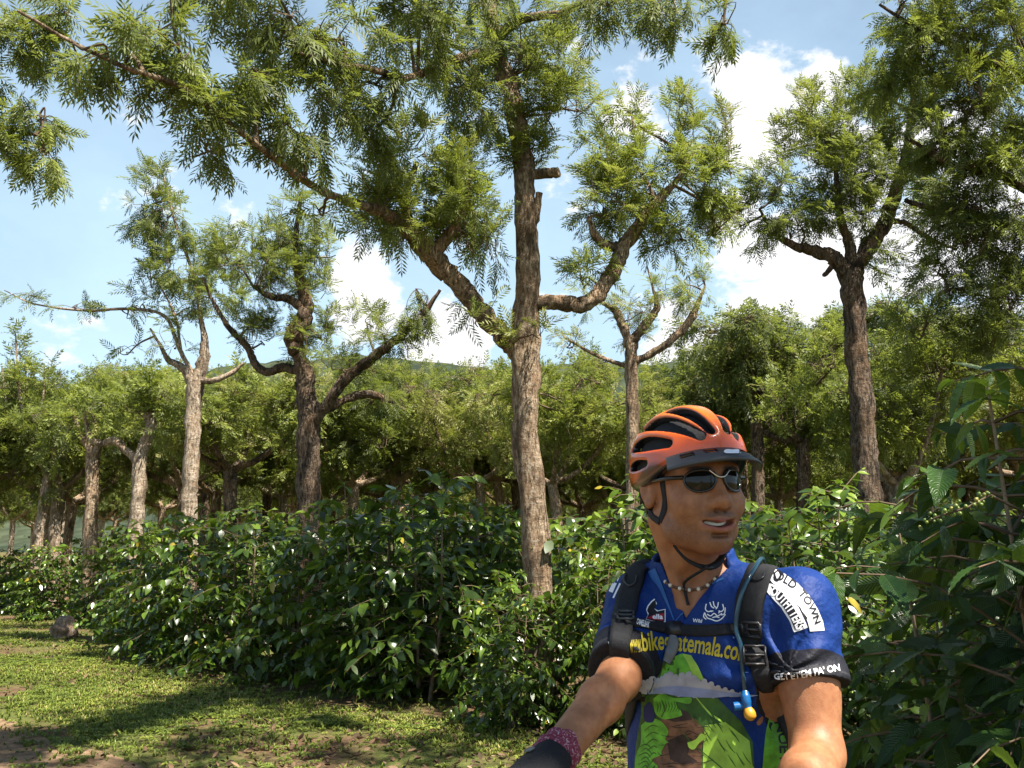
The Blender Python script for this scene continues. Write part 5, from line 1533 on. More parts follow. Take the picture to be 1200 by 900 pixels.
def text_geo(s, path, size, bold=0.0, sx=1.0, shear=0.0, step=6.0):
    """letters set along a pixel path (top of x axis = reading direction); returns (V2, T)"""
    cu = bpy.data.curves.new('t', 'FONT'); cu.body = s; cu.size = 1.0; cu.offset = bold; cu.resolution_u = 3; cu.shear = shear
    ob = bpy.data.objects.new('t', cu); COL.objects.link(ob)
    dg = bpy.context.evaluated_depsgraph_get()
    me = bpy.data.meshes.new_from_object(ob.evaluated_get(dg))
    V = np.array([v.co[:2] for v in me.vertices]); polys = [[V[i] for i in p.vertices] for p in me.polygons]
    bpy.data.objects.remove(ob); bpy.data.curves.remove(cu); bpy.data.meshes.remove(me)
    V2, T = grid_fill(polys, 0.25)
    path = spline(np.asarray(path, float), 10)
    Ls = np.concatenate([[0], np.cumsum(np.linalg.norm(np.diff(path, axis=0), axis=1))])
    w0, w1 = V[:, 0].min(), V[:, 0].max()
    sz = np.interp((V2[:, 0] - w0) / (w1 - w0), [0, 1], size if isinstance(size, (tuple, list)) else (size, size))
    d = (V2[:, 0] - w0) / (w1 - w0) * Ls[-1]
    x = np.interp(d, Ls, path[:, 0]); y = np.interp(d, Ls, path[:, 1])
    tgx = np.interp(d, Ls, np.gradient(path[:, 0])); tgy = np.interp(d, Ls, np.gradient(path[:, 1]))
    l = np.hypot(tgx, tgy); nx, ny = tgy / l, -tgx / l
    return np.stack([x + nx * V2[:, 1] * sz, y + ny * V2[:, 1] * sz], 1), T


def stroke(pts, w, close=False):
    p = spline(np.asarray(pts, float), 5); w = np.broadcast_to(w, (len(p),)) if np.isscalar(w) else np.interp(np.linspace(0, 1, len(p)), np.linspace(0, 1, len(w)), w)
    t = np.gradient(p, axis=0); t /= np.hypot(*t.T)[:, None] + 1e-9
    n = np.stack([-t[:, 1], t[:, 0]], 1)
    a = p + n * w[:, None] / 2; b_ = p - n * w[:, None] / 2
    return [[a[i], a[i + 1], b_[i + 1], b_[i]] for i in range(len(p) - 1)]


def blob(pts, per=5): return [list(spline(np.asarray(list(pts) + [pts[0]], float), per)[:-1])]


M['leaf_print'] = simple('bright_green_print', (0.12, 0.36, 0.03), 0.6, 0.3, var=.35, vscale=60)
M['lime_print'] = simple('lime_green_print', (0.304, 0.51, 0.0607), 0.6, 0.3, var=.25, vscale=40)
M['dark_green_print'] = simple('dark_green_print', (0.039, 0.101, 0.0156), 0.6, 0.3, var=.4, vscale=50)
M['brown_print'] = simple('brown_print', (0.144, 0.072, 0.0396), 0.6, 0.3, var=.5, vscale=60)
M['dark_brown_print'] = simple('dark_brown_print', (0.035, 0.021, 0.0175), 0.6, 0.3, var=.5, vscale=60)
M['cloud_print'] = simple('pale_cloud_print', (0.36, 0.36, 0.398), 0.6, 0.3, var=.2, vscale=40)
M['cloud_blue_print'] = simple('blue_cloud_print', (0.225, 0.27, 0.435), 0.6, 0.3, var=.2, vscale=40)
M['navy_print'] = simple('navy_print', (0.01, 0.015, 0.09), 0.6, 0.3)

# volcano slope, cliffs, leaves and cloud band
volc = [[(752, 812), (773, 790), (778, 772), (800, 766), (815, 780), (838, 815), (868, 845), (882, 870), (885, 915), (742, 915), (746, 870), (752, 835)]]
decal('volcano_print', [
    (volc, 'dark_green_print', .9),
    ([[(773, 797), (776, 783), (782, 786), (786, 771), (799, 766), (812, 771), (822, 795), (800, 795)]], 'leaf_print', 1.3),
    ([[(800, 766), (810, 768), (818, 780), (826, 797), (815, 797), (808, 780)]], 'lime_print', 1.7),
    ([[(768, 846), (790, 838), (815, 842), (826, 856), (822, 880), (824, 915), (765, 915), (762, 880)]], 'brown_print', 1.3),
    ([[(782, 868), (800, 860), (812, 866), (806, 884), (818, 892), (800, 896), (786, 890)]], 'dark_brown_print', 1.7),
    ([[(772, 840), (788, 828), (806, 834), (812, 843), (792, 846)]], 'dark_brown_print', 1.7),
    ([[(826, 850), (850, 846), (878, 868), (884, 915), (824, 915), (824, 880)]], 'lime_print', 1.3),
    (stroke([(816, 817), (832, 836), (846, 846), (862, 868), (882, 900), (886, 915)], [1.2, 2.4, 2, 3, 2]), 'lime_print', 1.7),
    (stroke([(806, 868), (822, 880), (846, 900), (856, 912)], [1, 1.4, 1]), 'dark_green_print', 1.9),
], step=6)
leafA = blob([(766, 818), (776, 812), (790, 818), (810, 817), (808, 825), (792, 822), (784, 826), (798, 832), (786, 835), (800, 838), (786, 842), (776, 842), (768, 834)], 3)
leafB = blob([(752, 850), (762, 842), (774, 844), (784, 856), (780, 866), (784, 870), (774, 872), (776, 884), (764, 890), (772, 898), (766, 905), (756, 915), (746, 908), (746, 886), (752, 870)], 3)
leafC = blob([(806, 870), (816, 866), (822, 859), (828, 864), (820, 870), (814, 878), (808, 876)], 3)
vn = []
for q in range(7):
    vn += stroke([(756 + q * 1.2, 856 + 8 * q), (765 + q * .5, 850 + 8 * q), (774 - q, 852 + 8 * q)], [.5, 1.3, .5])
rs_ = np.random.RandomState(5)
tex = []
for q in range(26):
    x, y = 770 + 50 * rs_.rand(), 846 + 60 * rs_.rand(); tex += stroke([(x, y), (x + 5 + 6 * rs_.rand(), y + rs_.randn() * 2), (x + 10 + 10 * rs_.rand(), y + rs_.randn() * 3)], [.4, 1.1, .4])
tx2 = []
for q in range(22):
    x = 800 + 70 * rs_.rand(); y = 822 + max(0, x - 825) * .8 + 40 * rs_.rand(); tx2 += stroke([(x, y), (x + 5, y + 7 + 3 * rs_.rand()), (x + 8 + 4 * rs_.rand(), y + 15)], [.4, 1.3, .4])
vb = []
for q in range(9):
    vb += stroke([(770 + q * 3.4, 821 + (q % 3)), (772 + q * 3.3, 828), (771 + q * 3, 834)], [.4, 1.0, .4])
for q in range(7):
    vb += stroke([(749 + q % 2 * 3, 876 + q * 5), (758, 872 + q * 5), (766 - q, 878 + q * 5)], [.4, 1.4, .4])
decal('texture_print', [(tex, 'dark_brown_print', 2.0), (tx2, 'dark_green_print', 2.0)], step=6)
decal('leaf_print', [(vb, 'dark_green_print', 2.6), (leafA, 'leaf_print', 1.9), (leafB, 'leaf_print', 1.9), (leafC, 'lime_print', 2.2), (vn, 'dark_green_print', 2.5), (stroke([(776, 820), (780, 830), (776, 840)], 1.2), 'dark_green_print', 2.5), (blob([(755, 828), (762, 822), (768, 836), (766, 846), (756, 844)], 3), 'navy_print', 2.2)], step=5)
cl = []
top = [(751, 805), (754, 798), (760, 797), (764, 794), (770, 796), (776, 794), (781, 791), (786, 789), (792, 792), (800, 790), (808, 789), (814, 793), (818, 797), (826, 797), (834, 800), (842, 804), (850, 806), (858, 808), (868, 811), (880, 813), (888, 814)]
bot = [(880, 817), (868, 816), (856, 816), (846, 814), (836, 818), (826, 814), (814, 818), (804, 814), (796, 817), (784, 812), (776, 813), (766, 812), (758, 813), (752, 812)]
bumps = []
for (x, y) in top[:-2]:
    r = 3.6 - 1.6 * max(0, (x - 820) / 70)
    bumps.append([(x + r * math.cos(a), y + 1.2 + r * math.sin(a)) for a in np.linspace(0, 6.283, 12, endpoint=False)])
decal('cloud_print', [([[(x, y + 1) for x, y in top] + bot], 'cloud_print', 2.1), (bumps, 'cloud_print', 2.4), ([[(758, 808), (776, 804), (800, 804), (830, 807), (866, 812), (880, 816), (856, 815), (836, 817), (814, 817), (796, 816), (776, 812), (760, 812)]], 'cloud_blue_print', 2.7)], step=5)
# green side panel with lettering
decal('side_panel_print', [
    ([[(902, 818), (912, 832), (922, 852), (930, 872), (940, 915), (892, 915), (895, 880), (897, 860), (901, 840)]], 'leaf_print', .9),
    (stroke([(924, 866), (930, 880), (933, 892)], [1.5, 3, 2]), 'lime_print', 1.4),
    (text_geo('NUEVA', [(907, 846), (913, 872), (913, 908)], 16, .02), 'black_print', 1.4)], step=6)
# words across the chest
decal('lettering', [(text_geo('www.', [(738.5, 764), (752, 763)], 29, .02), 'yellow_print', 1.2), (text_geo('bikegu', [(753, 763), (772, 761), (791, 762)], 31, .02), 'yellow_print', 1.2), (text_geo('atemala.com', [(792, 762), (830, 767), (876, 775.5)], 31, .02), 'yellow_print', 1.2)])
# red and black crest with white edge
fig = [(757, 726), (760, 720), (758, 716), (760, 711), (764, 706), (768, 703), (769, 709), (767, 714), (770, 717), (774, 716), (779, 715), (779, 728), (776, 731), (765, 728)]
cx, cy = 768, 717
decal('crest_print', [([[(x + (1.0 if x > cx else -1.0), y + (1 if y > cy else -1.2)) for x, y in fig]], 'white_print', 1.0), ([fig], 'black_print', 1.4), ([[(757, 725), (766, 721), (778, 719), (778, 728), (766, 727)]], 'red_print', 1.8), (text_geo('ella', [(764, 726), (777, 726)], 8, .03), 'white_print', 2.2)], step=4)
# white line emblem
em = []
for ln in ([(828, 708), (827, 714), (830, 717), (834, 716)], [(832, 706), (834, 711), (837, 713)], [(836, 705), (837, 710), (840, 713)], [(842, 706), (841, 711), (839, 714)], [(847, 708), (848, 714), (845, 717), (842, 716)], [(850, 712), (849, 719), (845, 721)], [(826, 718), (829, 724), (834, 726), (840, 728), (846, 725), (850, 720)], [(829, 720), (833, 722), (837, 719), (841, 722), (846, 719)], [(833, 717), (836, 716)], [(842, 719), (844, 716)], [(826, 718), (825, 723), (828, 726)], [(835, 724), (839, 723), (843, 724)]):
    em += stroke(ln, 1.25)
decal('emblem_print', [(em, 'white_print', 1.2), (text_geo('Wild', [(812, 729), (823, 730)], 6, .02), 'white_print', 1.2)], step=4)
# shoulder badge on the left sleeve
band = [(888, 668), (896, 664), (906, 666), (920, 673), (935, 684), (948, 698), (958, 714), (964, 728), (966, 739), (949, 740), (946, 728), (938, 712), (926, 700), (914, 692), (904, 686), (897, 678)]
box = [(901, 684), (908, 686), (924, 696), (936, 712), (944, 730), (946, 735), (931, 741), (926, 728), (916, 712), (908, 704), (899, 694)]
inb = [(904, 687), (922, 698), (934, 714), (943, 733), (932, 738), (927, 725), (918, 711), (909, 702)]
decal('shoulder_badge', [([band], 'white_print', 1.0), ([[(899, 676), (906, 684), (926, 698), (946, 724), (944, 730), (934, 712), (918, 696), (902, 688)]], 'black_print', 1.3),
                         ([box], 'white_print', 1.6), ([inb], 'black_print', 2.0),
                         (text_geo('OUTFITTERS', [(902, 696), (912, 703.5), (922, 714.5), (930, 728), (934, 738)], (15, 14), .03), 'white_print', 2.4),
                         (text_geo('OLD  TOWN', [(908, 678), (922, 685), (936, 697), (947, 712), (955, 731)], (14, 10), .02), 'black_print', 1.8),
                         (blob([(907, 672), (913, 668), (917, 674), (912, 682), (907, 680)], 3), 'black_print', 1.5), (blob([(909, 673), (912, 671), (914, 675), (911, 679)], 3), 'white_print', 1.9)], step=5)
decal('sleeve_lettering', [(text_geo("GET'ET'EM PA' ON", [(908, 796), (930, 795), (955, 791), (984, 786)], (9, 11), .025), 'white_print', 1.3)], step=5)
decal('sleeve_badge', [(stroke([(716, 694), (724, 676)], 5) + stroke([(719, 701), (727, 684)], 2), 'white_print', 1.0), (stroke([(713, 752), (718, 762), (724, 768)], [1, 2.2, 1]), 'white_print', 1.2)], step=4)
M['zip'] = simple('light_blue_lining', (0.018, 0.096, 0.3), 0.5, 0.4)
# pale blue turned out facing along the open zip
for ln_, w_ in (([(764, 668), (768, 676), (775, 688), (783, 708), (790, 727)], [10, 9, 5, 2.5, 1.5]), ([(848, 678), (838, 683), (824, 695), (806, 712), (792, 728)], [2, 2, 1.6, 1.4, 1.2])):
    decal('collar_facing', [(stroke(ln_, w_), 'zip', 1.5)], step=4)
# ------------------------------------------------------------------ worn things: helmet, glasses, pack, necklace


def combined_tree(*pairs):
    V = []; Fq = []; n = 0
    for v, f in pairs:
        V.append(v); Fq.append(np.asarray(f) + n); n += len(v)
    return bvh(np.concatenate(V), np.concatenate(Fq))


clothT = combined_tree((BV_, BF_), (JV_, JF_))


def ribbon(mb, pts, width, thick, tree, lift=.002, matx=0, snap=True):
    """strap lying on a surface: pts 3D way points, snapped to the nearest surface"""
    p = spline(np.asarray(pts, float), 8)
    w = np.interp(np.linspace(0, 1, len(p)), np.linspace(0, 1, len(np.atleast_1d(width))), np.atleast_1d(width))
    q = []; ns = []
    for a in p:
        h = tree.find_nearest(Vector(a))
        n = h[1]
        if (Vector(a) - h[0]).length > .004 and n.dot(Vector(a) - h[0]) < 0 and not snap: n = -n
        q.append(np.array(h[0]) if snap else a); ns.append(np.array(n))
    q = np.array(q); ns = np.array(ns)
    for _ in range(3):
        q[1:-1] = (q[:-2] + 2 * q[1:-1] + q[2:]) / 4; ns[1:-1] = (ns[:-2] + 2 * ns[1:-1] + ns[2:]) / 4
    ns = nrm(ns); t = nrm(np.gradient(q, axis=0)); sd = nrm(np.cross(t, ns))
    V = []
    for k in (-1, -.6, 0, .6, 1):
        V.append(q + sd * (w / 2 * k)[:, None] + ns * (lift + thick * (1 - .35 * (abs(k) == 1))))
    for k in (1, -1):
        V.append(q + sd * (w / 2 * k)[:, None] + ns * (lift - .004))
    V = np.array(V); m_, n = V.shape[:2]
    i, j = np.meshgrid(np.arange(m_), np.arange(n - 1), indexing='ij')
    i2 = (i + 1) % m_
    mb.add(V.reshape(-1, 3), np.stack([i * n + j, i2 * n + j, i2 * n + j + 1, i * n + j + 1], -1).reshape(-1, 4), matx)
    for e in (0, n - 1):
        mb.add(V[:, e], np.array([[0, 1, 2], [0, 2, 3], [0, 3, 4], [0, 4, 5], [0, 5, 6]]), matx)
    return q, ns


def onbody(px, py, tree=None):
    h = cast(tree or clothT, px, py)
    return np.array(h[0]) if h[0] is not None else None


# helmet -------------------------------------------------------------
helmet = empty('cycling_helmet', HO + np.array([0, 0, .02]) @ HA)
HE = np.array(helmet.location)
tag(helmet, 'orange and black vented cycling helmet with a peak, worn by the man', 'helmet')
tilt = rodr((1, 0, 0), math.radians(-3))
HC = HO + np.array([0, -.006, .036]) @ HA
KA = tilt @ HA
ext = .17
ax_ = [np.arange(HC[i] - ext, HC[i] + ext, .0026) for i in range(3)]
ax_[2] = np.arange(HC[2] - .1, HC[2] + .15, .0026)
kv = Vol(*ax_)
kv.ell(HC, KA, (0, 0, 0), (.1, .136, .112), 0)
X, Y, Z = [a.reshape(s_) for a, s_ in zip(kv.ax, ((-1, 1, 1), (1, -1, 1), (1, 1, -1)))]
d = [X - HC[0], Y - HC[1], Z - HC[2]]
kx, ky, kz = [d[0] * KA[i, 0] + d[1] * KA[i, 1] + d[2] * KA[i, 2] for i in range(3)]
rim = -.03 - .016 * np.clip(-ky / .13, 0, 1) + .026 * np.clip(ky / .12, 0, 1) ** 1.2 - .006 * np.cos(ky * 30)
kv.v = smax(kv.v, (rim - kz).astype(np.float32), .012)
innr = (np.sqrt((kx / .081) ** 2 + ((ky) / .113) ** 2 + ((kz + .006) / .098) ** 2) - 1) * .09
kv.v = smax(kv.v, -innr.astype(np.float32), .004)
# vents: long teardrop slots running front to back, cut right through
er = np.sqrt((kx / .1) ** 2 + (ky / .136) ** 2 + (kz / .112) ** 2)


def vent(x0, x1, y0, y1, w, kk=.006):
    """slot between two points of the crown given by side angle and fore-aft position"""
    global kv
    def onS(a, y):
        rr = math.sqrt(max(0.02, 1 - (y / .136) ** 2)); return np.array([.1 * rr * math.sin(a), y, .112 * rr * math.cos(a)])
    n = 7; best = None
    pts = [onS(x0 + (x1 - x0) * t, y0 + (y1 - y0) * t) for t in np.linspace(0, 1, n)]
    for i in range(n - 1):
        a, b_ = pts[i], pts[i + 1]; ba = b_ - a; l2 = ba @ ba
        w0 = w * (.45 + .55 * math.sin(PI * (i + .35) / n)); w1 = w * (.45 + .55 * math.sin(PI * (i + 1.35) / n))
        # distance in the direction of the shell: flatten along the radius
        px_, py_, pz_ = kx - a[0], ky - a[1], kz - a[2]
        h = np.clip((px_ * ba[0] + py_ * ba[1] + pz_ * ba[2]) / l2, 0, 1)
        ox, oy, oz = px_ - ba[0] * h, py_ - ba[1] * h, pz_ - ba[2] * h
        no = nrm((a + b_) / 2 / np.array([.1, .136, .112]) ** 2)
        rad_ = ox * no[0] + oy * no[1] + oz * no[2]
        tan2 = np.clip(ox ** 2 + oy ** 2 + oz ** 2 - rad_ ** 2, 0, None)
        dd = np.maximum(np.sqrt(tan2) - (w0 + (w1 - w0) * h), np.abs(rad_) - .04)
        best = dd if best is None else np.minimum(best, dd)
    kv.v = smax(kv.v, -best.astype(np.float32), kk)


for s in (-1, 1):
    vent(.40 * s, .36 * s, .122, -.005, 0.0149)
    vent(.30 * s, .26 * s, -.03, -.112, 0.0116)
    vent(.86 * s, .76 * s, .118, -.045, 0.0171)
    vent(.68 * s, .62 * s, -.062, -.118, 0.0116)
    vent(1.26 * s, 1.18 * s, .075, -.04, 0.0138)
    vent(1.08 * s, 1.02 * s, -.06, -.116, 0.0127)
    vent(1.56 * s, 1.54 * s, .02, -.05, 0.0088)
    vent(1.5 * s, 1.46 * s, -.066, -.112, 0.0116)
HV_, HF_ = kv.mesh()
hl_ = (HV_ - HC) @ KA.T
m, nt, out = mat('helmet_shell')
at = N(nt, 'ShaderNodeAttribute', attribute_name='tint')
c = ramp(nt, at.outputs['Fac'], [(0.0, (0.012, 0.012, 0.013)), (0.3, (0.025, 0.022, 0.022)), (0.36, (0.14, 0.014, 0.008)), (0.55, (0.5, 0.06, 0.01)), (1.0, (0.66, 0.17, 0.014))])
b = N(nt, 'ShaderNodeBsdfPrincipled', i_Roughness=0.25); b.inputs['Coat Weight'].default_value = .5; b.inputs['Coat Roughness'].default_value = .08
nt.links.new(c, b.inputs['Base Color']); nt.links.new(b.outputs[0], out.inputs[0])
M['helmet'] = m
er = np.sqrt((hl_[:, 0] / .1) ** 2 + (hl_[:, 1] / .136) ** 2 + (hl_[:, 2] / .112) ** 2)
outer = np.clip((er - .955) / .03, 0, 1)
low = np.clip((hl_[:, 2] - (-.02 + .012 * np.sin(hl_[:, 1] * 40))) / .014, 0, 1)
tint = outer * (.32 + low * (.28 + .4 * np.clip((hl_[:, 2] - .02) / .09, 0, 1)))
mb = MB(); mb.add(HV_, HF_, 0, None, tint)
mb.build('shell', M['helmet'], helmet, offset=HE)
# dark cradle inside
mb = MB()
aa = np.linspace(0, 2 * PI, 48, endpoint=False); ph = np.linspace(.06, 1.62, 14)
A_, Bp = np.meshgrid(aa, ph, indexing='ij')
V = np.stack([.0835 * np.sin(Bp) * np.cos(A_), .1155 * np.sin(Bp) * np.sin(A_), .1 * np.cos(Bp) - .006], -1).reshape(-1, 3)
i, j = np.meshgrid(np.arange(48), np.arange(13), indexing='ij'); i2 = (i + 1) % 48
mb.add(HC + V @ KA, np.stack([i * 14 + j, i * 14 + j + 1, i2 * 14 + j + 1, i2 * 14 + j], -1).reshape(-1, 4))
mb.build('padding', M['black_fabric'], helmet, offset=HE)
# peak
mb = MB()
nu, nv = 29, 7
Vt = []
for lay in (0, 1):
    for iu in range(nu):
        u = -1 + 2 * iu / (nu - 1)
        a = u * 1.0
        inn = np.array([.1 * math.sin(a), .137 * math.cos(a) * .97, -.004 - .008 * abs(u) ** 2])
        outp = inn + np.array([.012 * u, .04 * (1 - .45 * abs(u) ** 2.2), -.008])
        for iv in range(nv):
            t = iv / (nv - 1)
            p = inn * (1 - t) + outp * t + np.array([0, 0, .016 * (1 - t) ** 1.5 + .004 * math.sin(PI * t) * (1 - u * u)])
            Vt.append(p - np.array([0, 0, .0035 * lay + .003 * lay * t]))
Vt = np.array(Vt); n = nu * nv
i, j = np.meshgrid(np.arange(nu - 1), np.arange(nv - 1), indexing='ij')
hole = ((j >= 1) & (j <= 2) & (((i >= 8) & (i <= 10)) | ((i >= 17) & (i <= 19)) | ((i >= 3) & (i <= 5)) | ((i >= 22) & (i <= 24))))
q0 = np.stack([i * nv + j, i * nv + j + 1, (i + 1) * nv + j + 1, (i + 1) * nv + j], -1)[~hole]
mb.add(HC + Vt @ KA, np.concatenate([q0, q0[:, ::-1] + n,
       np.array([[k * nv + nv - 1, k * nv + nv - 1 + n, (k + 1) * nv + nv - 1 + n, (k + 1) * nv + nv - 1] for k in range(nu - 1)]),
       np.array([[k * nv + 0, (k + 1) * nv + 0, (k + 1) * nv + n, k * nv + n] for k in range(nu - 1)])]))
M['peak'] = simple('dark_grey_peak', (0.035, 0.037, 0.04), 0.42, 0.5, bump=.05, bscale=300)
peak = mb.build('peak', M['peak'], helmet, offset=HE)
pkT = bvh(HC + Vt @ KA, q0)
# white maker's mark on the peak edge
px0 = HC + np.array([0, .18, -.012]) @ KA
d0 = px0 - CAM; s0 = 1 / (d0 @ CF); cpx = 600 + F * (d0 @ CR) * s0; cpy = 450 - F * (d0 @ CU) * s0
em = blob([(848, 530), (850, 527.5), (854, 527), (858, 527.6), (862, 527), (866, 527.5), (870, 528.6), (871, 530.5), (866, 531.6), (858, 531.8), (851, 531.6)], 3)
V2, T = grid_fill(em, 4); Vv, T = press(V2, T, pkT, .0012)
mb = MB()
if len(T): mb.add(Vv, T)
else: mb.add(px0 + np.array([[0, 0, 0], [.01, 0, 0], [0, 0, .01]]), np.array([[0, 1, 2]]))
mb.build('mark', M['white_print'], peak, offset=HE)
# chin straps
faceT = bodyT
mb = MB()
lp = lambda *a: HO + np.array(a) @ HA
for s in (-1, 1):
    ribbon(mb, [lp(.079 * s, .03, .03), lp(.076 * s, .026, -.005), lp(.07 * s, .02, -.045), lp(.066 * s, .012, -.068)], .013, .0015, faceT, .001)
    ribbon(mb, [lp(.083 * s, -.06, .01), lp(.08 * s, -.045, -.025), lp(.074 * s, -.02, -.052), lp(.066 * s, .012, -.068)], .012, .0015, faceT, .002)
    ribbon(mb, [lp(.07 * s, .012, -.066), lp(.062 * s, .018, -.095), lp(.042 * s, .03, -.13), lp(.02 * s, .04, -.147), lp(0, .044, -.152)], .014, .002, faceT, .002, snap=False)
mb.build('chin_strap', M['black_fabric'], helmet, offset=HE)
mb = MB()
e0 = lp(-.02, .05, -.13)
tube(mb, spline([lp(-.008, .05, -.15), lp(-.014, .056, -.154), np.array(onbody(802, 682)) + [0, -.006, 0], np.array(onbody(803, 696)) + [0, -.006, 0], np.array(onbody(806, 709)) + [0, -.004, 0]], 6), .0026, 6)
mb.build('strap_end', M['black_fabric'], helmet, offset=HE)
mb = MB()
for c_, sz in ((lp(0, .046, -.153), (.02, .012, .006)),):
    bm = bmesh.new(); bmesh.ops.create_cube(bm, size=1); bmesh.ops.bevel(bm, geom=bm.edges[:], offset=.2, segments=2, affect='EDGES')
    bm.verts.index_update(); v_ = np.array([v.co[:] for v in bm.verts]) * sz; f4 = [[v.index for v in f.verts] for f in bm.faces]; bm.free()
    mb.add(c_ + v_ @ HA, np.array([f for f in f4 if len(f) == 4])); t3 = [f for f in f4 if len(f) == 3]
    if t3: mb.add(c_ + v_ @ HA, np.array(t3))
mb.build('buckle', M['black_plastic'], helmet, offset=HE)

# sunglasses ---------------------------------------------------------
glasses = empty('sunglasses', lp(0, .1, 0))
GE = np.array(glasses.location)
tag(glasses, 'black wraparound sunglasses on the man\'s nose', 'sunglasses')
M['lens'] = simple('dark_lens', (0.006, 0.005, 0.005), 0.08, 0.35)
M['frame'] = simple('glossy_black_frame', (0.014, 0.012, 0.012), 0.18, 0.5)


def wrap(x, z, out=0.0):
    r = .078 + out
    a = x / .078
    return np.array([r * math.sin(a) * 1.0, .0265 + r * math.cos(a) * 1.0 - .06 * max(0, abs(a) - .5) ** 2 * .3, z])


for s in (-1, 1):
    ol = [(.008, .005), (.012, .013), (.025, .0175), (.042, .018), (.057, .0135), (.064, .0045), (.061, -.008), (.05, -.017), (.036, -.0195), (.021, -.016), (.011, -.007)]
    ol = spline(np.array(ol + [ol[0]]), 4)[:-1]
    c0 = np.array([.035, 0.0])
    rings = []
    for k in (1.0, .8, .55, .3, .02):
        rings.append([wrap(s * (c0[0] + (p[0] - c0[0]) * k), c0[1] + (p[1] - c0[1]) * k - .001, .003 * (1 - k * k)) for p in ol])
    V = np.array(rings).reshape(-1, 3); n = len(ol)
    i, j = np.meshgrid(np.arange(4), np.arange(n), indexing='ij'); j2 = (j + 1) % n
    fq = np.stack([i * n + j, i * n + j2, (i + 1) * n + j2, (i + 1) * n + j], -1).reshape(-1, 4)
    mb = MB(); mb.add(lp(0, 0, 0) + V @ HA, fq if s < 0 else fq[:, ::-1]); mb.build('lens', M['lens'], glasses, offset=GE)
    mb = MB()
    pth = [lp(*wrap(s * p[0], p[1] - .001)) for p in ol]; pth = pth + pth[:2]
    tube(mb, np.array(pth), .0024, 6, cap=False); mb.build('frame', M['frame'], glasses, offset=GE)
    mb = MB()
    tube(mb, spline([lp(*wrap(s * .066, .006)), lp(.079 * s, .06, .006), lp(.0835 * s, .02, .006), lp(.084 * s, -.014, .004), lp(.082 * s, -.034, -.012)], 5), [.004] * 11 + [.003] * 10, 7)
    mb.build('temple_arm', M['frame'], glasses, offset=GE)
M['metal'] = simple('pale_metal', (0.6, 0.58, 0.55), 0.25, 0.5, 1.0)
mb = MB()
tube(mb, spline([lp(*wrap(-.02, .0165, .002)), lp(*wrap(-.008, .006, .004)), lp(*wrap(0, .004, .005)), lp(*wrap(.008, .006, .004)), lp(*wrap(.02, .0165, .002))], 5), .0019, 6)
mb.build('bridge', M['metal'], glasses, offset=GE)

# necklace -----------------------------------------------------------
mb = MB()
pts = []
for px, py in ((772, 664), (776, 674), (785, 684), (797, 690), (810, 692), (822, 690), (832, 684), (840, 677)):
    h = cast(bodyT, px, py)
    if h[0] is not None: pts.append(np.array(h[0]) + np.array(h[1]) * .003)
pth = spline(np.array(pts), 10)
Ls = np.concatenate([[0], np.cumsum(np.linalg.norm(np.diff(pth, axis=0), axis=1))])
bd = np.arange(0, Ls[-1], .0062)
bc = np.stack([np.interp(bd, Ls, pth[:, k]) for k in range(3)], 1)
bs = bmesh.new(); bmesh.ops.create_icosphere(bs, subdivisions=2, radius=1)
SV = np.array([v.co[:] for v in bs.verts]); SF = np.array([[v.index for v in f.verts] for f in bs.faces]); bs.free()
for k, c_ in enumerate(bc):
    mb.add(c_ + SV * (.0031 if k % 3 else .0038), SF, 0 if k % 3 else 1)
M['bead_dark'] = simple('brown_beads', (0.1, 0.05, 0.03), .4); M['bead_pale'] = simple('shell_beads', (0.62, 0.56, 0.48), .35)
necklace = mb.build('necklace', [M['bead_dark'], M['bead_pale']], None)
tag(necklace, 'string of brown and pale beads round the man\'s neck', 'necklace')

# hydration pack -----------------------------------------------------
pack = empty('backpack', TC + np.array([0, -.17, 1.05]) @ TA)
PE = np.array(pack.location)
tag(pack, 'black backpack with a blue drinking tube, straps over the man\'s shoulders', 'backpack')
pv = Vol(*[np.arange(PE[i] - .27, PE[i] + .32, .008) for i in range(3)])
pv.ell(TC, TA, (0, -.175, 1.2), (.135, .065, .2), 0.03); pv.ell(TC, TA, (0, -.185, 1.06), (.14, .075, .14), .05); pv.ell(TC, TA, (0, -.235, 1.1), (.1, .05, .1), .02)
V, Fq = pv.mesh(); mb = MB(); mb.add(V, Fq); mb.build('pack_body', M['black_fabric'], pack, offset=PE)


def front(lst): return [q for q in (onbody(*p, tree=jerT) for p in lst) if q is not None]


def pt(x, y, z): return TC + np.array([x, y, z]) @ TA


sl_ = front([(893, 668), (886, 684), (880, 702), (878, 722), (880, 744), (886, 768)])
mb = MB()
Q, NS = ribbon(mb, [pt(.09, -.12, 1.33), pt(.095, -.09, 1.42)] + sl_ + front([(893, 790), (899, 806)]), [.045, .05, .053, .053, .052, .046, .034, .024], .006, jerT, .003)
strapL = mb.build('shoulder_strap', M['black_fabric'], pack, offset=PE)
STV = [np.array([v.co[:] for v in strapL.data.vertices]) + PE, np.array([p.vertices[:] for p in strapL.data.polygons if len(p.vertices) == 4])]
mb = MB()
sr_ = front([(748, 668), (742, 684), (736, 702), (731, 722), (728, 742)])
ribbon(mb, [pt(-.085, -.12, 1.33), pt(-.085, -.085, 1.42)] + sr_ + front([(726, 760), (727, 776), (731, 786)]), [.042, .045, .044, .042, .038, .034, .026], .006, jerT, .003)
strapR = mb.build('shoulder_strap', M['black_fabric'], pack, offset=PE)
STR = [np.array([v.co[:] for v in strapR.data.vertices]) + PE, np.array([p.vertices[:] for p in strapR.data.polygons if len(p.vertices) == 4])]
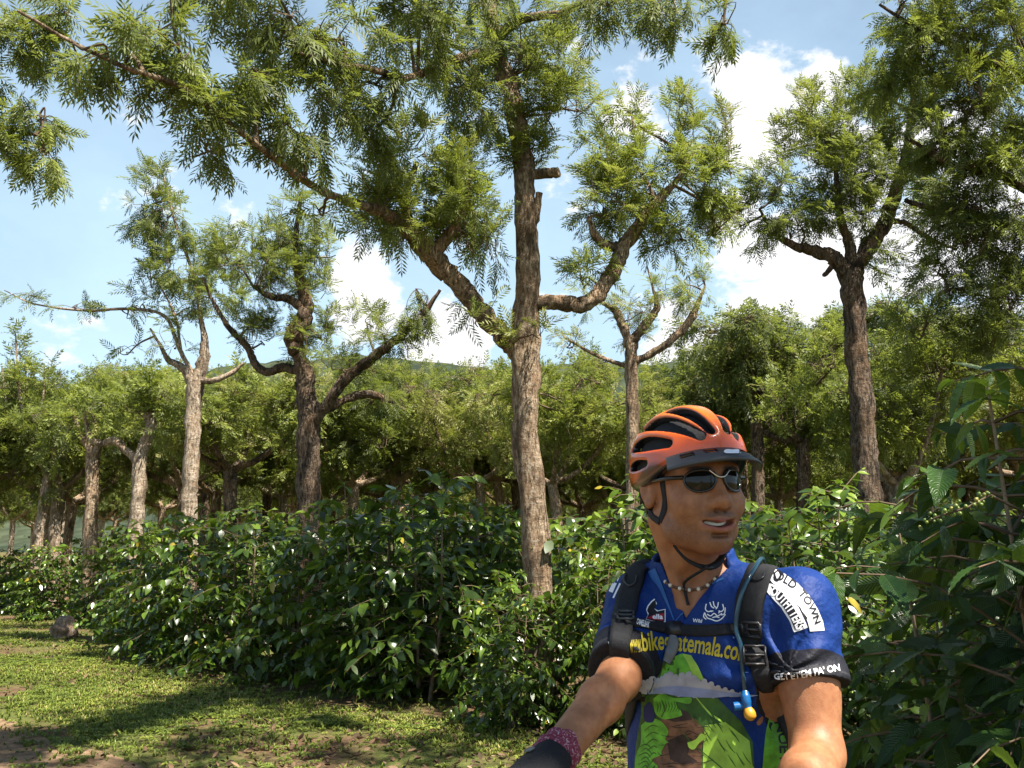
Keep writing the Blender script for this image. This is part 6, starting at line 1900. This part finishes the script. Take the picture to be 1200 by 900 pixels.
# webbing tails running down to the pack
mb = MB()
ribbon(mb, front([(896, 796), (906, 820), (916, 845)]) + [pt(.155, -.01, 1.08), pt(.13, -.1, 1.0)], .024, .003, jerT, .002)
ribbon(mb, front([(733, 782), (737, 790)]) + [pt(-.15, 0, 1.12), pt(-.13, -.1, 1.0)], .024, .003, jerT, .002)
mb.build('webbing', M['black_fabric'], pack, offset=PE)
strapT = combined_tree((JV_, JF_), (BV_, BF_), tuple(STV), tuple(STR))
mb = MB()
ss = [q for q in (onbody(*p, tree=strapT) for p in [(732, 728), (748, 731), (760, 733.5), (775, 736), (790, 738), (806, 739), (825, 739), (845, 738.5), (862, 738), (878, 737)]) if q is not None]
ribbon(mb, ss, .02, .003, strapT, .003)
sternum = mb.build('sternum_strap', M['black_fabric'], pack, offset=PE)


def plate(mb, px, py, w, h, tree, off, thick=.004, rot=0.0, matx=0, ring=False):
    """small bevelled plate lying on a surface"""
    c_ = cast(tree, px, py)
    if c_[0] is None: return
    n = np.array(c_[1])
    if n @ (CAM - np.array(c_[0])) < 0: n = -n
    r_ = nrm(np.cross([0, 0, 1.0], n)); u_ = np.cross(n, r_)
    r2_ = r_ * math.cos(rot) + u_ * math.sin(rot); u2_ = -r_ * math.sin(rot) + u_ * math.cos(rot)
    o_ = np.array(c_[0]) + n * off
    def slab(cx_, cy_, w_, h_):
        bm = bmesh.new(); bmesh.ops.create_cube(bm, size=1)
        for v in bm.verts: v.co = Vector((v.co.x * w_, v.co.y * h_, v.co.z * thick))
        bmesh.ops.bevel(bm, geom=bm.edges[:], offset=min(w_, h_, thick) * .3, segments=2, affect='EDGES'); bmesh.ops.triangulate(bm, faces=bm.faces[:])
        bm.verts.index_update(); v_ = np.array([v.co[:] for v in bm.verts]); f_ = np.array([[v.index for v in f.verts] for f in bm.faces]); bm.free()
        mb.add(o_ + np.outer(v_[:, 0] + cx_, r2_) + np.outer(v_[:, 1] + cy_, u2_) + np.outer(v_[:, 2], n), f_, matx)
    if ring:
        b_ = .0042
        slab(0, h / 2, w, b_); slab(0, -h / 2, w, b_); slab(-w / 2, 0, b_, h); slab(w / 2, 0, b_, h); slab(0, 0, w, b_)
    else: slab(0, 0, w, h)


for px, py, w_, h_, t_, rg_ in ((790, 737.5, .03, .026, .007, False), (883, 737, .036, .024, .005, True), (884, 768, .036, .03, .005, True), (733, 724, .028, .024, .005, True)):
    mb = MB()
    plate(mb, px, py, w_, h_, strapT, .006, t_, .0, 0, rg_)
    if mb.n: mb.build('buckle', M['black_plastic'], pack, offset=PE)
mb = MB()
tail = [np.array(onbody(788, 744)) + [0, -.008, 0], np.array(onbody(787, 752)) + [0, -.01, 0], np.array(onbody(785, 764)) + [0, -.008, 0], np.array(onbody(780, 776)) + [0, -.006, 0]]
ribbon(mb, tail, [.012, .022, .02, .014], .003, jerT, .006)
mb.build('strap_end', M['grey_plastic'], pack, offset=PE)
mb = MB()
V2, T = text_geo('CAMELBAK', [(745, 731), (760, 735)], 8.5, .03)
stT = bvh(np.array([v.co[:] for v in sternum.data.vertices]) + PE, [tuple(p.vertices) for p in sternum.data.polygons])
Vv, T = press(V2, T, stT, .0012)
if len(T): mb.add(Vv, T); mb.build('lettering', M['white_print'], sternum, offset=PE)
# cord loop on the strap, blue drinking tube and bite valve
M['tube_blue'] = simple('blue_tube', (0.015, 0.05, 0.08), .2, .6)
M['valve_blue'] = simple('blue_valve', (0.006, 0.09, 0.26), .35, .5); M['valve_yellow'] = simple('yellow_valve', (0.5, 0.24, 0.015), .4, .5)
mb = MB()
tp = []
for px, py, o_ in ((898, 654, .004), (893, 660, .008), (884, 674, .008), (874, 692, .008), (868, 712, .008), (867, 735, .012), (868, 760, .01), (870, 785, .008), (872, 806, .008)):
    h = cast(strapT, px, py)
    if h[0] is None: continue
    n = np.array(h[1]); n = n if n @ (CAM - np.array(h[0])) > 0 else -n
    tp.append(np.array(h[0]) + n * o_)
tp = [pt(.08, -.14, 1.36), pt(.085, -.1, 1.44)] + tp
tube(mb, spline(np.array(tp), 7), .0042, 8)
mb.build('drink_tube', M['tube_blue'], pack, offset=PE)
h = tp[-1]
mb = MB()
tube(mb, spline([h, h + [.0, -.004, -.012], h + [.002, -.006, -.026]], 5), [.006, .007, .007, .0085, .0085, .0085, .0085, .0085, .008, .007, .007], 10, 0)
tube(mb, np.array([h + [-.004, 0, -.024], h + [-.02, .0, -.026]]), .0075, 9, 0)
tube(mb, spline([h + [.002, -.006, -.026], h + [.005, -.009, -.038], h + [.006, -.009, -.047]], 4), [.006, .008, .0095, .0105, .0105, .0105, .009, .007, .004], 10, 1)
mb.build('bite_valve', [M['valve_blue'], M['valve_yellow']], pack, offset=PE)
for lst in (((876, 672), (880, 678), (887, 679), (893, 676), (895, 671)), ((733, 672), (731, 680), (737, 686), (744, 682), (746, 674))):
    lo_ = []
    for px, py in lst:
        h = cast(strapT, px, py)
        if h[0] is not None: lo_.append(np.array(h[0]) + np.array([0, -.006, 0]))
    if len(lo_) > 2:
        mb = MB(); tube(mb, spline(np.array(lo_), 5), .0018, 6); mb.build('cord_loop', M['black_plastic'], pack, offset=PE)

# wrist scarf and glove on the right hand ------------------------------
d = nrm(WR - ER)
gv = Vol(np.arange(-.12, .16, .0035), np.arange(1.28, 1.62, .0035), np.arange(1.05, 1.32, .0035))
hand(gv, WR, (WR - ER) * np.array([1, 1, .6]), np.array([0, 0, 1.0]), .0035)
gv.cap(W0, WA, WR - d * .012, WR + d * .03, .033, .03, .015)
V, Fq = gv.mesh()
M['glove'] = simple('black_glove', (0.012, 0.012, 0.014), .75, .25, bump=.4, bscale=350)
mb = MB(); mb.add(V, Fq); glove = mb.build('glove', M['glove'], person, offset=PB)
mb = MB()
cc = WR + d * .028
gl = bvh(V, Fq)
h = cast(gl, 621, 880)
if h[0] is not None:
    plate(mb, 621, 880, .018, .012, gl, .002, .004, .5); mb.build('strap_tab', M['grey_plastic'], glove, offset=PB)
# folded cloth band
M['scarf'], nt, out = mat('printed_red_cloth')
tc = N(nt, 'ShaderNodeTexCoord'); v = N(nt, 'ShaderNodeTexNoise', i_Scale=120.0, i_Detail=3.0, i_Distortion=2.5); nt.links.new(tc.outputs['Object'], v.inputs['Vector'])
c = ramp(nt, v.outputs[0], [(0.42, (0.17, 0.02, 0.045)), (0.56, (0.26, 0.045, 0.075)), (0.62, (0.42, 0.28, 0.3))])
b = N(nt, 'ShaderNodeBsdfPrincipled', i_Roughness=0.85); nt.links.new(c, b.inputs['Base Color']); nt.links.new(b.outputs[0], out.inputs[0])
mb = MB()
x_ = nrm(np.cross(d, [0, 0, 1])); y_ = np.cross(d, x_)
rows = []
rs = np.random.RandomState(3)
for k, t in enumerate(np.linspace(-.052, -.006, 15)):
    a = np.linspace(0, 2 * PI, 40, endpoint=False)
    r = .0305 + .003 * np.sin(k * 2.1 + 1.5 * np.sin(a * 2)) + .0016 * np.sin(5 * a + k) + (.004 if k in (5, 6, 10) else 0) - (.003 if k in (0, 14) else 0)
    rows.append(WR + d * (t + .01 * np.sin(a + .6))[:, None] + x_ * (r * np.cos(a))[:, None] + y_ * (r * np.sin(a))[:, None])
V = np.array(rows); i, j = np.meshgrid(np.arange(14), np.arange(40), indexing='ij'); j2 = (j + 1) % 40
mb.add(V.reshape(-1, 3), np.stack([i * 40 + j, i * 40 + j2, (i + 1) * 40 + j2, (i + 1) * 40 + j], -1).reshape(-1, 4))
for q in range(16):                                       # frayed knot ends
    a = rs.rand() * 6.28; o_ = WR + d * (-.02 + .012 * rs.randn()) + x_ * .03 * math.cos(a) + np.array([0, 0, -.034])
    tube(mb, spline([o_, o_ + np.array([rs.randn() * .012, rs.randn() * .01, -.02]), o_ + np.array([rs.randn() * .02, rs.randn() * .015, -.04 - .02 * rs.rand()])], 3), .0014, 4)
sc_ = mb.build('wrist_scarf', M['scarf'], person, offset=PB)
sc_['label'] = 'dark red printed cloth wound round the right wrist'
